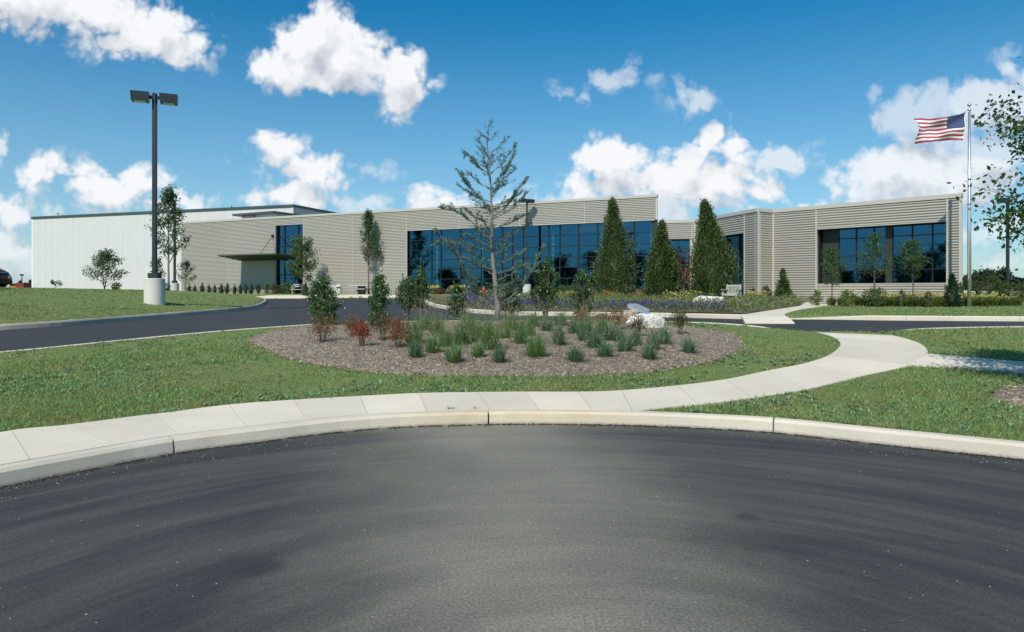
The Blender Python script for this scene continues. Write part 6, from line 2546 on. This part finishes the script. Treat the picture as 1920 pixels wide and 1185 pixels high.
N1 = 210000
lp = lawn_points(N1, 5.2, 36, (-.95, .95))
Xl, Yl = lp[:, 0], lp[:, 1]
Zl = G(Xl, Yl) - .012
pt = patch(Xl, Yl)
keep = R.uniform(0, 1, N1) < np.clip(.78 + pt * .12, .45, 1)
Xl, Yl, Zl, pt = Xl[keep], Yl[keep], Zl[keep], pt[keep]
n = len(Xl)
hgt = (.022 + .020 * R.uniform(0, 1, n)) * (1 + .22 * pt) * (1 + Yl * .018)
az = R.uniform(0, 6.283, n)
w_ = .0032 + .00042 * Yl
ln = R.normal(0, .6, (n, 2)) * hgt[:, None]
b0 = np.stack([Xl, Yl, Zl], 1)
wv = np.stack([np.cos(az), np.sin(az), np.zeros(n)], 1) * w_[:, None]
tip = b0 + np.concatenate([ln, hgt[:, None]], 1)
mb = MB()
mb.add(np.stack([b0 - wv, b0 + wv, tip], 1).reshape(-1, 3), t=np.arange(3 * n).reshape(-1, 3))
stuff(mb, 'grass', M['blade'])

# coarse crabgrass tufts in drifts
N2 = 2600
wp = lawn_points(N2 * 3, 5.6, 24, (-.95, .95))
pp = patch(wp[:, 0] * 1.3 + 4, wp[:, 1] * 1.3) + R.normal(0, .8, len(wp)) + np.where(wp[:, 1] > 15, -.4, 0)
wp = wp[np.argsort(-pp)[:N2]]
nb2 = 13
n = N2 * nb2
Xw = np.repeat(wp[:, 0], nb2)
Yw = np.repeat(wp[:, 1], nb2)
Zw = np.repeat(G(wp[:, 0], wp[:, 1]), nb2)
sc_ = np.repeat(R.uniform(.5, 1.2, N2), nb2)
az = R.uniform(0, 6.283, n)
L = R.uniform(.05, .13, n) * sc_
el = R.uniform(.25, 1.0, n)
dv = np.stack([np.cos(az) * np.cos(el), np.sin(az) * np.cos(el), np.sin(el)], 1)
b0 = np.stack([Xw, Yw, Zw - .01], 1)
wv = np.stack([-np.sin(az), np.cos(az), np.zeros(n)], 1) * (.0042 + .0003 * Yw)[:, None]
mid = b0 + dv * L[:, None] * .55
tip = b0 + dv * L[:, None] + np.array([0, 0, -.35]) * (L * np.cos(el))[:, None]
mb = MB()
k = np.arange(n) * 5
mb.add(np.stack([b0 - wv * .7, b0 + wv * .7, mid - wv, mid + wv, tip], 1).reshape(-1, 3), np.stack([k, k + 1, k + 3, k + 2], 1), np.stack([k + 2, k + 3, k + 4], 1))
stuff(mb, 'weeds', M['weed'])
# straw pieces on the lawn
sp_ = lawn_points(420, 5.6, 16, (-.9, .9))
z = G(sp_[:, 0], sp_[:, 1]) + .035
c = np.stack([sp_[:, 0], sp_[:, 1], z], 1)
a = rdir(420, R) * np.array([1, 1, .15])
a = a / np.linalg.norm(a, axis=1)[:, None] * R.uniform(.02, .07, 420)[:, None]
b = np.cross(a, (0, 0, 1))
b = b / np.linalg.norm(b, axis=1)[:, None] * .003
mb = MB()
mb.leaves(c, a, b)
stuff(mb, 'straw', M['seed'])

# shredded bark on the beds
bp = sample_poly(bed_poly, 30000, lambda q: np.clip((17 - q[:, 1]) / 6, .25, 1))
z = bed_h(bp[:, 0], bp[:, 1]) + R.uniform(-.002, .014, len(bp))
c = np.stack([bp[:, 0], bp[:, 1], z], 1)
a = rdir(len(c), R) * np.array([1, 1, .45])
a = a / np.linalg.norm(a, axis=1)[:, None] * R.uniform(.010, .036, len(c))[:, None]
b = np.cross(a, rdir(len(c), R) * .4 + np.array([0, 0, 1]))
b = b / np.linalg.norm(b, axis=1)[:, None] * R.uniform(.003, .010, len(c))[:, None]
mb = MB()
mb.leaves(c, a, b)
# ragged chips spilling over the lip
ek = R.integers(0, len(bed_line), 5000)
e = bed_line[ek] + R.normal(0, .05, (5000, 2))
z = g0(e[:, 0], e[:, 1]) + R.uniform(0, .03, 5000)
c = np.stack([e[:, 0], e[:, 1], z], 1)
a = rdir(len(c), R) * np.array([1, 1, .5]) * R.uniform(.012, .035, len(c))[:, None]
b = np.cross(a, rdir(len(c), R))
b = b / np.linalg.norm(b, axis=1)[:, None] * .007
mb.leaves(c, a, b)
t2 = R.uniform(0, 6.283, 1600)
r2_ = 1.25 * np.sqrt(R.uniform(0, 1, 1600))
e = np.stack([TREE_R[0] + r2_ * np.cos(t2), TREE_R[1] + r2_ * np.sin(t2)], 1)
z = g0(e[:, 0], e[:, 1]) + .04 + .10 * (1 - r2_ / 1.28)
c = np.stack([e[:, 0], e[:, 1], z], 1)
a = rdir(len(c), R) * np.array([1, 1, .4]) * R.uniform(.012, .04, len(c))[:, None]
b = np.cross(a, rdir(len(c), R))
b = b / np.linalg.norm(b, axis=1)[:, None] * .007
mb.leaves(c, a, b)
stuff(mb, 'bark_chips', M['chips'])

# garden: purple drift along the kerb, meadow planting behind it
gd = lambda q: dist_line(garden_kerb, q[:, 0], q[:, 1])


def drift(name, pts, h0, h1, leafm, flm, nl, nf, lsz, fsz, fup=.9):
    mb = MB()
    k = R.integers(0, len(pts), nl)
    hh = R.uniform(h0, h1, len(pts))
    zz = g0(pts[:, 0], pts[:, 1]) + .03
    f = R.uniform(0, 1, nl) ** .8
    c = np.stack([pts[k, 0], pts[k, 1], zz[k] + f * hh[k]], 1) + R.normal(0, 1, (nl, 3)) * np.array([.09, .09, .02])
    leafset(mb, c, lsz, R, .30, upw=.9, mi=0)
    if nf:
        k = R.integers(0, len(pts), nf)
        c = np.stack([pts[k, 0], pts[k, 1], zz[k] + hh[k] * R.uniform(fup, 1.12, nf)], 1) + R.normal(0, 1, (nf, 3)) * np.array([.07, .07, .02])
        leafset(mb, c, fsz, R, .8, upw=.4, mi=1)
    return stuff(mb, name, [leafm, flm])


gp = sample_poly(garden_poly, 5200)
dk = gd(gp)
xi = CX + gp[:, 0] / gp[:, 1] * F
band = (dk > .45 + .3 * np.sin(gp[:, 0] * 1.7)) & (dk < 3.6 + .7 * np.sin(gp[:, 0] * 1.3) + np.where(xi < 1060, 1.5, 0)) & (xi > 862) & (xi < 1372)
pp_ = sample_poly(garden_poly, 9000)
dk2 = gd(pp_)
xi2 = CX + pp_[:, 0] / pp_[:, 1] * F
b2 = (dk2 > .5 + .35 * np.sin(pp_[:, 0] * 1.7)) & (dk2 < 3.3 + .6 * np.sin(pp_[:, 0] * 1.3)) & (xi2 > 862) & (xi2 < 1360) & (patch(pp_[:, 0] * 2, pp_[:, 1] * 2) > -1.6)
drift('purple_flowers', pp_[b2], .16, .34, M['greyleaf'], M['purple'], 16000, 9000, .11, .048, .80)
# strip of purple beside the far path
q = np.array([pix(x, y) for x, y in ((1395, 587.5), (1432, 580.5), (1462, 575), (1492, 569.5), (1560, 565.5), (1560, 561), (1480, 563), (1420, 570), (1380, 578))])
s3 = sample_poly(q, 380)
drift('purple_flowers', s3, .14, .30, M['greyleaf'], M['purple'], 3600, 2000, .10, .045, .8)
md = sample_poly(garden_poly, 5200)
dk3 = gd(md)
xi3 = CX + md[:, 0] / md[:, 1] * F
md = md[((dk3 > 3.2) | (xi3 > 1355)) & (dk3 > .5) & (xi3 > 820)]
drift('meadow_planting', md, .14, .46, M['medleaf'], M['yellow'], 42000, 260, .13, .05, .8)
e_ = sample_poly(garden_poly, 1500)
e_ = e_[gd(e_) < .7]
drift('low_ground_cover', e_, .04, .14, M['medleaf'], M['whitefl'], 2600, 0, .07, .03)
for (x, D, wdt, nm, mt) in ((1125, 41, 1.1, 'orange_flowers', 'orange'), (1143, 40.5, .5, 'orange_flowers', 'orange'), (1201, 40, .5, 'orange_flowers', 'orange'), (1060, 40, .9, 'yellow_flowers', 'yellow'), (1082, 41, .5, 'yellow_flowers', 'yellow'),
                            (1262, 33.5, .5, 'yellow_flowers', 'yellow'), (1300, 35, .9, 'yellow_flowers', 'yellow'), (1414, 34.5, .5, 'yellow_flowers', 'yellow'), (1425, 33.8, .4, 'yellow_flowers', 'yellow')):
    p = at(x, D)
    pts = p + R.normal(0, 1, (40, 2)) * np.array([wdt * .5, .3])
    drift(nm, pts, .38, .60, M['medleaf'], M[mt], 260, 62, .12, .075)
# daylilies on the right
ll = sample_poly(lily_poly, 1500)
mb = MB()
nbl = 26
n = len(ll) * nbl
Xw, Yw = np.repeat(ll[:, 0], nbl), np.repeat(ll[:, 1], nbl)
Zw = g0(Xw, Yw) + .02
az = R.uniform(0, 6.283, n)
L = R.uniform(.28, .55, n)
el = R.uniform(.7, 1.45, n)
dv = np.stack([np.cos(az) * np.cos(el), np.sin(az) * np.cos(el), np.sin(el)], 1)
b0 = np.stack([Xw, Yw, Zw], 1) + R.normal(0, .03, (n, 3)) * np.array([1, 1, 0])
wv = np.stack([-np.sin(az), np.cos(az), np.zeros(n)], 1) * .011
mid = b0 + dv * L[:, None] * .6
tip = b0 + dv * L[:, None] + np.array([0, 0, -.4]) * (L * np.cos(el))[:, None] + np.stack([np.cos(az), np.sin(az), 0 * az], 1) * .05
k = np.arange(n) * 5
mb.add(np.stack([b0 - wv * .7, b0 + wv * .7, mid - wv, mid + wv, tip], 1).reshape(-1, 3), np.stack([k, k + 1, k + 3, k + 2], 1), np.stack([k + 2, k + 3, k + 4], 1))
ff = sample_poly(lily_poly, 420)
xif = CX + ff[:, 0] / ff[:, 1] * F
for m_i, sel in ((1, xif > 1622), (2, xif <= 1622)):
    q = np.repeat(ff[sel], 7, 0)
    c = np.concatenate([q, (g0(q[:, 0], q[:, 1]) + .50)[:, None]], 1) + np.repeat(R.normal(0, .07, (sel.sum(), 3)), 7, 0) + R.normal(0, .022, (len(q), 3))
    leafset(mb, c, .075, R, .7, mi=m_i)
stuff(mb, 'daylilies', [M['lilyleaf'], M['yellow'], M['whitefl']])

# crumbled asphalt edge, grit, pebbles and dry clippings on the turning circle
kin = -kc_n
sel = np.where((circle_kerb[:, 1] > 3.5) & (np.abs(circle_kerb[:, 0]) < 8))[0]


def pebbles(name, base, size, m, zoff=0.0):
    r = R
    n = len(base)
    oct_ = np.array([(1, 0, 0), (0, 1, 0), (-1, 0, 0), (0, -1, 0), (0, 0, .7), (0, 0, -.5)], float)
    s = size[:, None, None] * r.uniform(.55, 1.3, (n, 6, 1)) * oct_[None]
    a = r.uniform(0, 6.283, n)
    ca, sa = np.cos(a)[:, None], np.sin(a)[:, None]
    x = s[..., 0] * ca - s[..., 1] * sa
    y = s[..., 0] * sa + s[..., 1] * ca
    v = np.stack([x + base[:, None, 0], y + base[:, None, 1], s[..., 2] + base[:, None, 2]], -1).reshape(-1, 3)
    f = np.array([(0, 1, 4), (1, 2, 4), (2, 3, 4), (3, 0, 4), (1, 0, 5), (2, 1, 5), (3, 2, 5), (0, 3, 5)])
    mb = MB()
    mb.add(v, t=(f[None] + np.arange(n)[:, None, None] * 6).reshape(-1, 3))
    return stuff(mb, name, m)


n = 5200
j = sel[R.integers(0, len(sel), n)]
off = np.abs(R.normal(0, .045, n)) + .005
tj = R.uniform(-.15, .15, (n, 1)) * np.stack([kc_n[j][:, 1], -kc_n[j][:, 0]], 1)
b = circle_kerb[j] + kin[j] * off[:, None] + tj
pebbles('asphalt_crumbs', np.concatenate([b, np.full((n, 1), .003)], 1), R.uniform(.004, .013, n), M['crumb'])
n = 340
j = sel[R.integers(0, len(sel), n)]
b = circle_kerb[j] + kin[j] * (np.abs(R.normal(0, .25, n)) + .02)[:, None] + R.uniform(-.17, .17, (n, 1)) * np.stack([kc_n[j][:, 1], -kc_n[j][:, 0]], 1)
pebbles('pale_pebbles', np.concatenate([b, np.full((n, 1), .004)], 1), R.uniform(.003, .008, n), M['pebble'])
n = 420
b = np.stack([R.uniform(-5, 6, n), R.uniform(2.8, 8.2, n)], 1)
b = b[inside(circle_poly, b[:, 0], b[:, 1])]
pebbles('loose_grit', np.concatenate([b, np.full((len(b), 1), .003)], 1), R.uniform(.002, .0065, len(b)), M['pebble'])
n = 260
j = sel[R.integers(0, len(sel), n)]
b = circle_kerb[j] + kin[j] * (np.abs(R.normal(0, .55, n)) + .03)[:, None] + R.uniform(-.17, .17, (n, 1)) * np.stack([kc_n[j][:, 1], -kc_n[j][:, 0]], 1)
c = np.concatenate([b, np.full((n, 1), .006)], 1)
a = R.uniform(0, 6.283, n)
l = R.uniform(.012, .055, n)
av = np.stack([np.cos(a) * l, np.sin(a) * l, np.zeros(n)], 1)
bv = np.stack([-np.sin(a), np.cos(a), np.zeros(n)], 1) * .0022
mb = MB()
mb.leaves(c, av, bv)
stuff(mb, 'dry_clippings', M['seed'])
# grass growing out of the pavement joints
mb = MB()
for x, y in ((848, 767), (890, 767), (842, 768)):
    p = pix(x, y)
    n = 16
    az = R.uniform(0, 6.283, n)
    b0 = np.stack([np.full(n, p[0]), np.full(n, p[1]), np.full(n, g0(p[0], p[1]) + .01)], 1)
    dv = np.stack([np.cos(az), np.sin(az), R.uniform(.1, .8, n)], 1) * R.uniform(.03, .09, n)[:, None]
    wv = np.stack([-np.sin(az), np.cos(az), np.zeros(n)], 1) * .003
    mb.add(np.stack([b0 - wv, b0 + wv, b0 + dv], 1).reshape(-1, 3), t=np.arange(3 * n).reshape(-1, 3))
stuff(mb, 'joint_weeds', M['blade'])
